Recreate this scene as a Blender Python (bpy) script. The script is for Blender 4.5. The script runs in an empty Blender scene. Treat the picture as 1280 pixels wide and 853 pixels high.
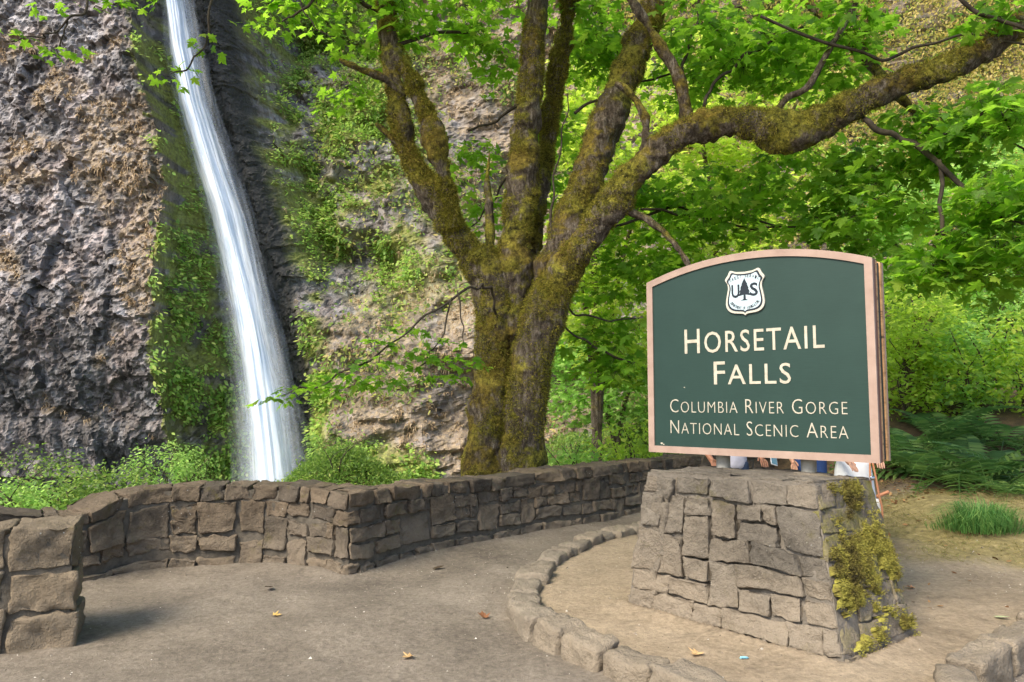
import bpy, bmesh, math, random
import numpy as np
from mathutils import Vector, Matrix

random.seed(7)
RNG = np.random.default_rng(7)
C = bpy.context.scene.collection
sc = bpy.context.scene

# ------------------------------------------------------------------ camera, sky, sun, exposure
EYE = 1.6
PITCH = math.radians(4.58)
FPX = 924.0                                   # focal length in photo pixels (1280 wide)
cam_d = bpy.data.cameras.new('camera'); cam = bpy.data.objects.new('camera', cam_d); C.objects.link(cam)
cam_d.sensor_width = 36.0; cam_d.lens = FPX / 1280 * 36.0
cam_d.clip_start = 0.05; cam_d.clip_end = 1000
cam.location = (0, 0, EYE); cam.rotation_euler = (math.pi / 2 + PITCH, 0, 0)
sc.camera = cam

SUN_EL, SUN_AZ = math.radians(46), math.radians(222)      # azimuth clockwise from +Y (view direction)
w = bpy.data.worlds.new('World'); sc.world = w; w.use_nodes = True
wn = w.node_tree; bg = wn.nodes['Background']
sky = wn.nodes.new('ShaderNodeTexSky'); sky.sky_type = 'NISHITA'; sky.sun_disc = False
sky.sun_elevation = SUN_EL; sky.sun_rotation = SUN_AZ; sky.air_density = 1.0; sky.dust_density = 2.0; sky.ozone_density = 1.0
wn.links.new(sky.outputs[0], bg.inputs[0]); bg.inputs[1].default_value = 0.13
sd = bpy.data.lights.new('sun', 'SUN'); sd.energy = 2.5; sd.angle = math.radians(22); sd.color = (1, .90, .74)
sun = bpy.data.objects.new('sun', sd); C.objects.link(sun)
dirv = Vector((math.sin(SUN_AZ) * math.cos(SUN_EL), math.cos(SUN_AZ) * math.cos(SUN_EL), math.sin(SUN_EL)))
sun.rotation_euler = dirv.to_track_quat('Z', 'Y').to_euler(); sun.location = dirv * 60

sc.view_settings.view_transform = 'Standard'; sc.view_settings.look = 'None'
sc.view_settings.exposure = 1.33; sc.view_settings.gamma = 1.0
sc.render.engine = 'CYCLES'
sc.cycles.max_bounces = 6; sc.cycles.diffuse_bounces = 3; sc.cycles.glossy_bounces = 2
sc.cycles.transmission_bounces = 4; sc.cycles.transparent_max_bounces = 10
sc.cycles.use_denoising = True
sc.cycles.sample_clamp_indirect = 6.0
sc.cycles.use_adaptive_sampling = True; sc.cycles.adaptive_threshold = .025

# ------------------------------------------------------------------ projection helpers (photo measurements -> places)
CP, SP = math.cos(PITCH), math.sin(PITCH)
def ray(px, py):
    a = (px - 640) / FPX; b = (426.5 - py) / FPX
    return np.array([a, CP - b * SP, SP + b * CP])
def at(px, py, Y):
    r = ray(px, py); t = Y / r[1]
    return np.array([r[0] * t, Y, EYE + r[2] * t])
def onz(px, py, z=0.0):
    r = ray(px, py); t = (z - EYE) / r[2]
    return np.array([r[0] * t, r[1] * t, z])
def project(P):
    P = np.asarray(P, float); d = P - np.array([0, 0, EYE])
    zc = d[:, 1] * CP + d[:, 2] * SP; yc = -d[:, 1] * SP + d[:, 2] * CP
    return 640 + d[:, 0] / zc * FPX, 426.5 - yc / zc * FPX, zc

# ------------------------------------------------------------------ noise
def _h(ix, iy, iz, s):
    h = (ix.astype(np.int64) * 374761393 + iy.astype(np.int64) * 668265263 + iz.astype(np.int64) * 1442695041 + s * 974711) & 0xffffffff
    h = ((h ^ (h >> 13)) * 1274126177) & 0xffffffff
    h = ((h ^ (h >> 16)) * 2246822519) & 0xffffffff
    return ((h ^ (h >> 15)) & 0xffffff) / float(0xffffff)
def vnoise(P, s=0):
    P = np.asarray(P, float); i = np.floor(P); f = P - i; i = i.astype(np.int64); f = f * f * (3 - 2 * f)
    x, y, z = i[:, 0], i[:, 1], i[:, 2]; r = 0
    for dx in (0, 1):
        for dy in (0, 1):
            for dz in (0, 1):
                wgt = (f[:, 0] if dx else 1 - f[:, 0]) * (f[:, 1] if dy else 1 - f[:, 1]) * (f[:, 2] if dz else 1 - f[:, 2])
                r = r + wgt * _h(x + dx, y + dy, z + dz, s)
    return r * 2 - 1
def fbm(P, oct=4, s=0, gain=.5):
    P = np.asarray(P, float); a, t, r = 1.0, 0.0, 0
    for k in range(oct):
        r = r + a * vnoise(P * (2.03 ** k) + 17.3 * k, s + k); t += a; a *= gain
    return r / t
def facets(x, z, cell, s):
    """hackly rock: nearest jittered cell, each with its own height and tilt"""
    u, v = x / cell, z / cell; iu, iv = np.floor(u).astype(np.int64), np.floor(v).astype(np.int64)
    best = np.full(u.shape, 1e9); val = np.zeros(u.shape); o = np.zeros_like(iu)
    for dx in (-1, 0, 1):
        for dz in (-1, 0, 1):
            a, b = iu + dx, iv + dz
            cx, cz = a + _h(a, b, o, s), b + _h(a, b, o + 1, s)
            d = (u - cx) ** 2 + (v - cz) ** 2; m = d < best
            hgt = _h(a, b, o + 2, s) + (_h(a, b, o + 3, s) - .5) * 1.5 * (u - cx) + (_h(a, b, o + 4, s) - .6) * 1.8 * (v - cz)
            best = np.where(m, d, best); val = np.where(m, hgt, val)
    return val
def sstep(a, b, x):
    t = np.clip((np.asarray(x, float) - a) / (b - a), 0, 1); return t * t * (3 - 2 * t)

# ------------------------------------------------------------------ mesh helpers
def mesh_np(name, V, F, smooth=False, attrs=None):
    V = np.asarray(V, np.float32); F = np.asarray(F, np.int32); me = bpy.data.meshes.new(name)
    n, k = F.shape
    me.vertices.add(len(V)); me.vertices.foreach_set('co', V.ravel())
    me.loops.add(n * k); me.loops.foreach_set('vertex_index', F.ravel())
    me.polygons.add(n); me.polygons.foreach_set('loop_start', np.arange(0, n * k, k, dtype=np.int32))
    me.polygons.foreach_set('loop_total', np.full(n, k, np.int32))
    me.polygons.foreach_set('use_smooth', np.full(n, smooth, bool))
    for a, arr in (attrs or {}).items():
        at_ = me.attributes.new(a, 'FLOAT', 'POINT'); at_.data.foreach_set('value', np.asarray(arr, np.float32))
    me.update(calc_edges=True); return me
def obj(name, me, mat=None, parent=None, loc=None):
    o = bpy.data.objects.new(name, me); C.objects.link(o)
    if mat and me is not None and not me.materials: me.materials.append(mat)
    if parent: o.parent = parent
    if loc is not None: o.location = loc
    return o
def tag(o, label=None, cat=None, group=None, kind=None):
    if cat and not kind: kind = 'thing'
    if label: o['label'] = label
    if cat: o['category'] = cat
    if group: o['group'] = group
    if kind: o['kind'] = kind
    return o
def empty(name, loc=(0, 0, 0)):
    o = bpy.data.objects.new(name, None); C.objects.link(o); o.location = [float(q) for q in loc]; o.empty_display_size = .2; return o
def part(name, me, mat, parent):
    """mesh given in world coordinates, parented to an unrotated empty"""
    o = obj(name, me, mat, parent); o.location = -Vector(parent.location); return o
class Bag:
    """collects quads/tris (as quads with repeated last index avoided: tris only)"""
    def __init__(s): s.V = []; s.F = []; s.n = 0; s.A = []
    def add(s, V, F, a=None):
        V = np.asarray(V, float); F = np.asarray(F, int)
        if F.shape[1] == 4: F = np.vstack([F[:, [0, 1, 2]], F[:, [0, 2, 3]]])
        s.V.append(V); s.F.append(F + s.n); s.n += len(V)
        if a is not None: s.A.append(np.broadcast_to(a, (len(V),)))
    def mesh(s, name, smooth=False, attr=None):
        return mesh_np(name, np.vstack(s.V), np.vstack(s.F), smooth, {attr: np.concatenate(s.A)} if attr and s.A else None)
def boxm(lo, hi):
    x0, y0, z0 = lo; x1, y1, z1 = hi
    V = np.array([(x0, y0, z0), (x1, y0, z0), (x1, y1, z0), (x0, y1, z0), (x0, y0, z1), (x1, y0, z1), (x1, y1, z1), (x0, y1, z1)], float)
    F = np.array([(0, 3, 2, 1), (4, 5, 6, 7), (0, 1, 5, 4), (1, 2, 6, 5), (2, 3, 7, 6), (3, 0, 4, 7)])
    return V, F
def catmull(P, n):
    P = np.asarray(P, float); m = len(P)
    Q = np.vstack([2 * P[0] - P[1], P, 2 * P[-1] - P[-2]])
    t = np.linspace(0, m - 1 - 1e-9, n); i = t.astype(int); f = (t - i)[:, None]
    a, b, c, d = Q[i], Q[i + 1], Q[i + 2], Q[i + 3]
    return .5 * (2 * b + (c - a) * f + (2 * a - 5 * b + 4 * c - d) * f ** 2 + (3 * b - a - 3 * c + d) * f ** 3)
def tube(path, rad, ns=10, step=.06, noise=0.0, nscale=3.0, seed=0, cap=True, lump=0.0):
    P = np.asarray(path, float); L = np.linalg.norm(np.diff(P, axis=0), axis=1).sum()
    n = max(len(P) * 2, int(L / step) + 2)
    R = catmull(np.column_stack([P, rad]), n); P, r = R[:, :3], np.maximum(R[:, 3], .0015)
    T = np.gradient(P, axis=0); T /= np.linalg.norm(T, axis=1)[:, None] + 1e-9
    ref = np.array([0, 0, 1.]) if abs(T[0][2]) < .9 else np.array([1., 0, 0])
    N = np.zeros_like(P); v = np.cross(T[0], ref); v /= np.linalg.norm(v)
    for k in range(n):
        v = v - T[k] * v.dot(T[k]); v /= np.linalg.norm(v) + 1e-9; N[k] = v
    B = np.cross(T, N); a = np.linspace(0, 2 * math.pi, ns, endpoint=False)
    D = N[:, None, :] * np.cos(a)[None, :, None] + B[:, None, :] * np.sin(a)[None, :, None]
    V = P[:, None, :] + D * r[:, None, None]
    if noise or lump:
        flat = V.reshape(-1, 3); d = fbm(flat * nscale, 4, seed) * noise
        if lump:
            l = vnoise(flat * np.array([2.6, 2.6, 2.6]), seed + 9); d = d + np.maximum(l - .05, 0) * lump + np.maximum(vnoise(flat * 6, seed + 3), 0) * lump * .55 + np.maximum(vnoise(flat * 14, seed + 4), -.2) * lump * .35
        V = V + D * (d.reshape(n, ns) * np.minimum(1, r / r.max() * 1.4)[:, None])[:, :, None]
    V = V.reshape(-1, 3)
    i, j = np.meshgrid(np.arange(n - 1), np.arange(ns), indexing='ij'); j2 = (j + 1) % ns
    F = np.stack([i * ns + j, i * ns + j2, (i + 1) * ns + j2, (i + 1) * ns + j], -1).reshape(-1, 4)
    F = np.vstack([F[:, [0, 1, 2]], F[:, [0, 2, 3]]])
    if cap:
        c = len(V); V = np.vstack([V, P[0], P[-1] + T[-1] * r[-1] * .5]); jj = np.arange(ns)
        F = np.vstack([F, np.stack([np.full(ns, c), (jj + 1) % ns, jj], -1),
                       np.stack([np.full(ns, c + 1), (n - 1) * ns + jj, (n - 1) * ns + (jj + 1) % ns], -1)])
    return V, F

# ------------------------------------------------------------------ materials
class M:
    def __init__(s, name):
        s.m = bpy.data.materials.new(name); s.m.use_nodes = True; s.t = s.m.node_tree
        s.b = s.t.nodes['Principled BSDF']; s.out = s.t.nodes['Material Output']; s._co = None
        s.b.inputs['Roughness'].default_value = .85; s.b.inputs['Specular IOR Level'].default_value = .3
    def n(s, ty, **kw):
        q = s.t.nodes.new('ShaderNode' + ty)
        for k, v in kw.items():
            if k.startswith('i_'): q.inputs[k[2:].replace('_', ' ')].default_value = v
            else: setattr(q, k, v)
        return q
    def l(s, a, b): s.t.links.new(a, b)
    def co(s, world=True):
        if world: return s.n('NewGeometry').outputs['Position']
        return s.n('TexCoord').outputs['Object']
    def noise(s, scale, detail=4, rough=.6, vec=None, stretch=None, out='Fac'):
        q = s.n('TexNoise'); q.inputs['Scale'].default_value = scale; q.inputs['Detail'].default_value = detail; q.inputs['Roughness'].default_value = rough
        v = vec if vec is not None else s.co()
        if stretch:
            mp = s.n('Mapping'); mp.inputs['Scale'].default_value = stretch; s.l(v, mp.inputs[0]); v = mp.outputs[0]
        s.l(v, q.inputs['Vector']); return q.outputs[out]
    def vor(s, scale, out='Distance', feature='F1', vec=None, stretch=None):
        q = s.n('TexVoronoi', feature=feature); q.inputs['Scale'].default_value = scale
        v = vec if vec is not None else s.co()
        if stretch:
            mp = s.n('Mapping'); mp.inputs['Scale'].default_value = stretch; s.l(v, mp.inputs[0]); v = mp.outputs[0]
        s.l(v, q.inputs['Vector']); return q.outputs[out]
    def ramp(s, fac, stops):
        q = s.n('ValToRGB'); e = q.color_ramp.elements
        while len(e) < len(stops): e.new(.5)
        for k, (p, c) in enumerate(stops):
            e[k].position = p; e[k].color = (*c, 1) if isinstance(c, tuple) else (c, c, c, 1)
        s.l(fac, q.inputs[0]); return q.outputs[0]
    def mix(s, fac, a, b, mode='MIX'):
        q = s.n('MixRGB', blend_type=mode)
        for v, k in ((fac, 0), (a, 1), (b, 2)):
            if isinstance(v, bpy.types.NodeSocket): s.l(v, q.inputs[k])
            elif isinstance(v, tuple): q.inputs[k].default_value = (*v, 1)
            else: q.inputs[k].default_value = v if k == 0 else (v, v, v, 1)
        return q.outputs[0]
    def math(s, op, a, b=None, clamp=False):
        q = s.n('Math', operation=op, use_clamp=clamp)
        for v, k in ((a, 0), (b, 1)):
            if v is None: continue
            if isinstance(v, bpy.types.NodeSocket): s.l(v, q.inputs[k])
            else: q.inputs[k].default_value = v
        return q.outputs[0]
    def attr(s, name): return s.n('Attribute', attribute_name=name).outputs['Fac']
    def color(s, c):
        if isinstance(c, tuple): s.b.inputs['Base Color'].default_value = (*c, 1)
        else: s.l(c, s.b.inputs['Base Color'])
        return s
    def bump(s, h, dist=.02, strength=1.0, prev=None):
        q = s.n('Bump'); q.inputs['Distance'].default_value = dist; q.inputs['Strength'].default_value = strength
        s.l(h, q.inputs['Height'])
        if prev: s.l(prev, q.inputs['Normal'])
        s.l(q.outputs[0], s.b.inputs['Normal']); return q.outputs[0]
    def rough(s, r): s.b.inputs['Roughness'].default_value = r; return s

def simple(name, c, rough=.7, var=.0, scale=8):
    m = M(name).rough(rough)
    if var:
        f = m.noise(scale); m.color(m.ramp(f, [(.3, tuple(q * (1 - var) for q in c)), (.7, tuple(min(1, q * (1 + var)) for q in c))]))
        m.bump(m.noise(scale * 6), .003, .4)
    else: m.color(c)
    return m.m
def leaf_mat(name, stops, trans=.45, tcol=(.35, .55, .06), rough=.5):
    m = M(name).rough(rough); r = m.n('NewGeometry').outputs['Random Per Island']
    c = m.ramp(r, stops); m.color(c); m.b.inputs['Specular IOR Level'].default_value = .25
    t = m.n('BsdfTranslucent'); m.l(m.mix(.55, m.mix(1.0, c, 2.2, 'MULTIPLY'), tcol), t.inputs['Color'])
    mx = m.n('MixShader'); mx.inputs[0].default_value = trans
    m.l(m.b.outputs[0], mx.inputs[1]); m.l(t.outputs[0], mx.inputs[2]); m.l(mx.outputs[0], m.out.inputs['Surface'])
    return m.m
def rand_obj(m): return m.n('ObjectInfo').outputs['Random']

def stone_mat(name, dark, light, moss=.3, mossc=(.10, .10, .02), dust=.0, lichen=.0, vary=1.0):
    m = M(name).rough(.9); p = m.co(); r = rand_obj(m)
    big = m.noise(2.2, 5, .65, p); fine = m.noise(22, 6, .7, p)
    base = m.ramp(m.math('ADD', m.math('MULTIPLY', big, .7), m.math('MULTIPLY', fine, .4)), [(.33, dark), (.72, light)])
    tint = m.ramp(r, [(0, (.58, .57, .56)), (.35, (.92, .90, .88)), (.7, (1.06, .97, .86)), (1, (1.25, 1.14, 1.0))])
    c = m.mix(vary, base, tint, 'MULTIPLY')
    pits = m.ramp(m.noise(48, 3, .8, p), [(.30, .35), (.44, 1.0)]); c = m.mix(.75, c, m.mix(1, c, pits, 'MULTIPLY'))
    if lichen:
        lm = m.math('MULTIPLY', m.ramp(m.vor(26, vec=p), [(.10, 1.0), (.16, 0.0)]), m.ramp(m.noise(2.6, 2, .5, p), [(.60, 0.0), (.66, 1.0)]))
        c = m.mix(m.math('MULTIPLY', lm, lichen), c, (.62, .63, .60))
    if moss:
        mm = m.ramp(m.noise(3.1, 6, .72, p), [(.62 - moss * .22, 0.0), (.72 - moss * .2, 1.0)])
        c = m.mix(m.math('MULTIPLY', mm, .75), c, m.ramp(m.noise(30, 2, .5, p), [(.3, tuple(q * .6 for q in mossc)), (.7, mossc)]))
    if dust:
        z = m.n('SeparateXYZ'); m.l(p, z.inputs[0])
        dm = m.math('ADD', z.outputs['Z'], m.math('MULTIPLY', m.noise(5, 3, .6, p), -.45))
        dm = m.ramp(dm, [(0.0, 1.0), (.30, 0.0)]); c = m.mix(m.math('MULTIPLY', dm, dust), c, (.30, .245, .18))
    m.color(c)
    h = m.math('ADD', m.math('MULTIPLY', fine, .5), m.math('MULTIPLY', m.noise(7, 6, .7, p), 1.0))
    h = m.math('ADD', h, m.math('MULTIPLY', m.noise(70, 3, .7, p), .25))
    m.bump(h, .05, .95); return m.m

MAT = {}
MAT['wall_stone'] = stone_mat('wall_stone', (.052, .043, .033), (.175, .144, .110), moss=.18, mossc=(.12, .10, .025), dust=.35, lichen=.5)
MAT['plinth_stone'] = stone_mat('plinth_stone', (.060, .052, .042), (.215, .188, .152), moss=.06, mossc=(.10, .085, .03), dust=.55, lichen=.25, vary=.45)
MAT['kerb_stone'] = stone_mat('kerb_stone', (.105, .09, .07), (.27, .235, .185), moss=0, dust=.35, lichen=.0, vary=.5)
MAT['pillar_stone'] = stone_mat('pillar_stone', (.09, .076, .057), (.235, .20, .152), moss=.25, mossc=(.13, .10, .03), dust=.25, lichen=.9)
MAT['mossy_stone'] = stone_mat('mossy_stone', (.07, .06, .045), (.23, .20, .16), moss=.75, mossc=(.21, .19, .045), dust=.5, vary=.45)
def mortar(name, a, b):
    m = M(name).rough(.95); m.color(m.ramp(m.noise(9, 5, .7), [(.3, a), (.7, b)])); m.bump(m.noise(30, 5, .7), .02, .8); return m.m
MAT['wall_mortar'] = mortar('wall_mortar', (.06, .052, .04), (.15, .128, .10))
MAT['plinth_mortar'] = mortar('plinth_mortar', (.085, .074, .060), (.19, .165, .135))

# ------------------------------------------------------------------ terrain
RINGPX = [(868, 646, .05), (800, 660, .07), (735, 675, .10), (690, 695, .12), (664, 718, .14), (655, 742, .16), (680, 765, .17), (728, 785, .18),
          (790, 808, .18), (850, 832, .18), (930, 862, .18)]
ring_pts = [onz(a, b, z)[:2] for a, b, z in RINGPX] + [np.array(q) for q in ((1.62, 3.72), (2.2, 3.72))] + \
           [onz(a, b, .15)[:2] for a, b in ((1195, 838), (1240, 808), (1285, 782))] + [np.array(q) for q in ((4.3, 5.75), (5.2, 6.4))]
RING = catmull(np.array(ring_pts), 260)
RINGPOLY = np.vstack([RING, [(5.2, 9.5), (3, 9.6)]])
PL_B = [onz(782, 757, .05)[:2], onz(1060, 838, .05)[:2], onz(1147, 800, .05)[:2]]
PL_B.append(PL_B[0] + PL_B[2] - PL_B[1])
def inpoly(P, poly):
    x, y = P[:, 0], P[:, 1]; c = np.zeros(len(P), bool); n = len(poly)
    for i in range(n):
        a, b = poly[i], poly[(i + 1) % n]
        if a[1] == b[1]: continue
        k = (a[1] > y) != (b[1] > y); xx = (b[0] - a[0]) * (y - a[1]) / (b[1] - a[1]) + a[0]; c ^= k & (x < xx)
    return c
def distpoly(P, poly, closed=True):
    d = np.full(len(P), 1e9); n = len(poly)
    for i in range(n if closed else n - 1):
        a, b = np.asarray(poly[i]), np.asarray(poly[(i + 1) % n]); ab = b - a
        t = np.clip(((P - a) @ ab) / (ab @ ab + 1e-12), 0, 1)[:, None]; d = np.minimum(d, np.linalg.norm(P - a - t * ab, axis=1))
    return d
WALLPX = [(94, 736, 642), (150, 724, 620), (200, 717, 608), (270, 713, 607), (340, 711, 607), (400, 717, 611), (436, 724, 616), (500, 706, 609), (560, 691, 602),
          (650, 672, 593), (745, 656, 583), (815, 642, 577)]
wp = []
for a, b, t in WALLPX:
    g = onz(a, b); q = at(a, t, g[1]); wp.append((g[0], g[1], q[2]))
w0 = np.array(wp)
wall_ctrl = np.vstack([[(-5.1, 5.0, .72)], [(-4.5, 5.85, .73)], w0, [(3.9, 12.2, .80), (5.6, 13.0, .8), (8.0, 13.6, .8)]])
def polyline_eval(Pc, s):
    d = np.r_[0, np.cumsum(np.linalg.norm(np.diff(Pc[:, :2], axis=0), axis=1))]
    return np.column_stack([np.interp(s, d, Pc[:, k]) for k in range(Pc.shape[1])]), d[-1]
wall_fine = catmull(wall_ctrl, 400)
def gz(P, detail=True):
    P = np.asarray(P, float)[:, :2]; x, y = P[:, 0], P[:, 1]
    z = np.zeros(len(P))
    wr = sstep(3.2, 5.2, x - (y - 6) * .05)
    z += wr * (.42 * sstep(6.0, 9.6, y) + 1.3 * sstep(9.6, 14.5, y + .2 * (x - 6)) + .10 * sstep(4, 9, x))
    z += sstep(1.2, 4.5, x - (y - 11) * .1) * 3.6 * sstep(12.5, 28, y)
    wy = np.interp(x, wall_fine[np.argsort(wall_fine[:, 0]), 0], np.sort(wall_fine[:, 0]) * 0 + wall_fine[np.argsort(wall_fine[:, 0]), 1])
    z -= sstep(.35, 1.4, y - wy) * (1 - sstep(-.2, 2.0, x)) * (.35 + 1.95 * sstep(13, 23, y))
    z += 1.9 * np.exp(-((x + 6.0) / 2.3) ** 2 - ((y - 26.5) / 2.2) ** 2)
    near = (np.abs(x) < 9) & (y > 1) & (y < 12); idx = np.where(near)[0]
    if len(idx):
        Q = P[idx]; d = distpoly(Q, RING[::4], False); ins = inpoly(Q, RINGPOLY[::3])
        z[idx] += np.where(ins, .06 * sstep(-.02, .10, d), 0) * (1 - sstep(4.0, 5.0, Q[:, 0]))
        d2 = distpoly(Q, PL_B); z[idx] += .04 * np.exp(-d2 / .14) * np.where(inpoly(Q, PL_B), 0, 1)
        dw = distpoly(Q, wall_fine[::5, :2], False); z[idx] += .05 * np.exp(-dw / .12)
    if detail:
        P3 = np.column_stack([P, np.zeros(len(P))])
        z += fbm(P3 * .9, 4, 3) * .03 + fbm(P3 * 5, 3, 5) * .010
        z += fbm(P3 * .35, 3, 8) * .5 * sstep(13, 26, np.hypot(x, y))
    return z
def gz1(x, y): return float(gz(np.array([[x, y]]))[0])

def build_ground():
    r = np.r_[np.geomspace(.3, 2.2, 14, endpoint=False), np.geomspace(2.2, 16, 300, endpoint=False), np.geomspace(16, 60, 70, endpoint=False), np.geomspace(60, 320, 14)]
    th = np.radians(np.r_[np.linspace(-180, -46, 40, endpoint=False), np.linspace(-46, 46, 420, endpoint=False), np.linspace(46, 180, 41)])
    R, T = np.meshgrid(r, th, indexing='ij'); X = (R * np.sin(T)).ravel(); Y = (R * np.cos(T)).ravel(); P = np.column_stack([X, Y])
    Z = gz(P); V = np.column_stack([X, Y, Z]); nr, nt = R.shape
    i, j = np.meshgrid(np.arange(nr - 1), np.arange(nt - 1), indexing='ij')
    F = np.stack([i * nt + j, i * nt + j + 1, (i + 1) * nt + j + 1, (i + 1) * nt + j], -1).reshape(-1, 4)[:, ::-1]
    P3 = np.column_stack([P, 0 * X]); n1 = fbm(P3 * 1.3, 4, 21)
    ins = np.zeros(len(P)); near = (np.abs(X) < 10) & (Y > 1) & (Y < 12)
    ins[near] = inpoly(P[near], RINGPOLY[::3]).astype(float) * (1 - .35 * sstep(2.4, 4.5, X[near]))
    wy = np.interp(X, np.sort(wall_fine[:, 0]), wall_fine[np.argsort(wall_fine[:, 0]), 1])
    grass = sstep(3.4, 4.3, X - n1 * .5) * sstep(6.9, 7.5, Y + n1 * .8 - .1 * (X - 5)) * (1 - sstep(9.4, 10.2, Y + n1))
    wild = np.maximum(sstep(.3, .7, Y - wy) * (X < 3.5), sstep(9.6, 10.4, Y + n1 * .5) * (X > 3.2)); wild = np.maximum(wild, sstep(13.5, 15, np.hypot(X, Y)))
    me = mesh_np('ground', V, F, True, {'tan': ins, 'grass': grass, 'wild': wild})
    m = M('ground').rough(.95); p = m.co()
    a = m.noise(1.1, 5, .6, p); b = m.noise(14, 6, .75, p); c3 = m.noise(90, 3, .7, p)
    path = m.ramp(m.math('ADD', m.math('MULTIPLY', a, .6), m.math('MULTIPLY', b, .45)), [(.34, (.078, .064, .050)), (.50, (.150, .125, .098)), (.68, (.228, .193, .154))])
    tan = m.ramp(m.math('ADD', m.math('MULTIPLY', a, .6), m.math('MULTIPLY', b, .45)), [(.34, (.135, .102, .068)), (.50, (.235, .183, .124)), (.68, (.335, .265, .183))])
    c = m.mix(m.attr('tan'), path, tan)
    speck = m.math('MULTIPLY', m.ramp(m.vor(38, vec=p), [(.09, 1.0), (.15, 0.0)]), m.ramp(m.noise(2.4, 4, .6, p), [(.42, .15), (.60, 1.0)])); c = m.mix(m.math('MULTIPLY', speck, .6), c, (.05, .040, .030))
    gritm = m.ramp(m.noise(30, 4, .75, p), [(.34, .72), (.5, 1.0), (.66, 1.22)]); c = m.mix(.8, c, m.mix(1, c, gritm, 'MULTIPLY'))
    c = m.mix(m.math('MULTIPLY', m.ramp(m.vor(23, vec=p), [(.035, 1.0), (.055, 0.0)]), .7), c, (.52, .47, .38))
    dk = m.ramp(m.noise(3.2, 6, .7, p, (1, 2.6, 1)), [(.56, 0.0), (.70, 1.0)]); c = m.mix(m.math('MULTIPLY', dk, .45), c, (.10, .082, .062))
    gr = m.ramp(m.noise(11, 6, .8, p), [(.34, (.085, .07, .032)), (.52, (.19, .155, .065)), (.7, (.30, .24, .12))]); c = m.mix(m.attr('grass'), c, gr)
    wl = m.ramp(m.noise(6, 6, .8, p), [(.34, (.035, .026, .016)), (.55, (.10, .065, .035)), (.72, (.16, .10, .05))]); c = m.mix(m.attr('wild'), c, wl)
    m.color(c)
    h = m.math('ADD', m.math('MULTIPLY', b, .8), m.math('ADD', m.math('MULTIPLY', c3, .45), m.math('MULTIPLY', m.vor(30, vec=p), .35)))
    m.bump(h, .014, .8)
    return tag(obj('ground', me, m.m), kind='structure')
build_ground()

# ------------------------------------------------------------------ cliff
FALLPX = [(208, -160), (212, -60), (218, 0), (226, 60), (241, 130), (262, 200), (284, 270), (302, 350), (318, 430), (330, 500), (338, 575), (342, 620)]
FY = 31.2
fall_pts = np.array([at(a, b, FY) for a, b in FALLPX])
def fall_x(z): return np.interp(z, fall_pts[::-1, 2], fall_pts[::-1, 0])
def ledge(z): return np.minimum(-14.0, fall_x(z) - 1.15)
def cliff_y(x, z):
    P = np.column_stack([x, z, 0 * x]); fx = fall_x(z); LEDGE = ledge(z)
    n_big = fbm(P * .16, 3, 40)
    left = 30 + .05 * z + n_big * 1.0 - .8 * sstep(1.0, 3.2, z) + 1.3 * (1 - sstep(-1.5, .6, z))
    left += -.03 * (x + 20)
    # chute
    chute = FY + 1.7 + .25 * n_big
    t = np.clip((x - (LEDGE - .3)) / np.maximum(fx - .4 - (LEDGE - .3), .5), 0, 1)
    leftbank = left + (chute - left) * (t ** .65)
    d = x - fx
    right_h = FY - 1.1 + .43 * (z + 2) + n_big * 2.2 + 2.2 * np.maximum(fbm(P * .33 + 5, 3, 44), 0) - 1.0 * sstep(2.2, 4.2, z) * (1 - sstep(4.5, 8, z))
    right_h += .02 * np.maximum(x + 8, 0) ** 1.25
    right_h = np.where(z > 24, right_h - (z - 24) * .25, right_h)
    right_h += .9 * np.abs(fbm(P * .7 + 3, 3, 47)) - .45 * sstep(.0, .35, fbm(np.column_stack([x * .5, z * .9, 0 * x]), 3, 48))
    tr = sstep(.9, 3.2, d)
    y = np.where(x < LEDGE, left, np.where(d < 0, leftbank, chute + (right_h - chute) * tr))
    rl = np.where(x < fx, 1, 1 - .35 * tr)                      # rockiness
    q = fbm(P * .5, 3, 50)
    f1 = facets(x + q * .8, z * .8, 1.0, 61); f2 = facets(x * 1.1 + .2 * q, z * .9, .36, 62); f3 = facets(x, z * .8, .19, 63)
    zone = 1 - .55 * sstep(-.3, 1.2, x - LEDGE) * (1 - sstep(.8, 2.0, d))
    y = y - zone * rl * (f1 * .24 + f2 * .16 + f3 * .12) - fbm(P * 1.1, 3, 66) * .22
    # colonnade at the foot of the left wall
    col = (x < -17.0) & (z < .9) & (z > -1.6)
    y = np.where(col, y * .5 + .5 * (30.4 - .35 * np.abs(np.sin(x * 3.1 + np.sin(x) * .8)) ** .6), y)
    return y
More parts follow.
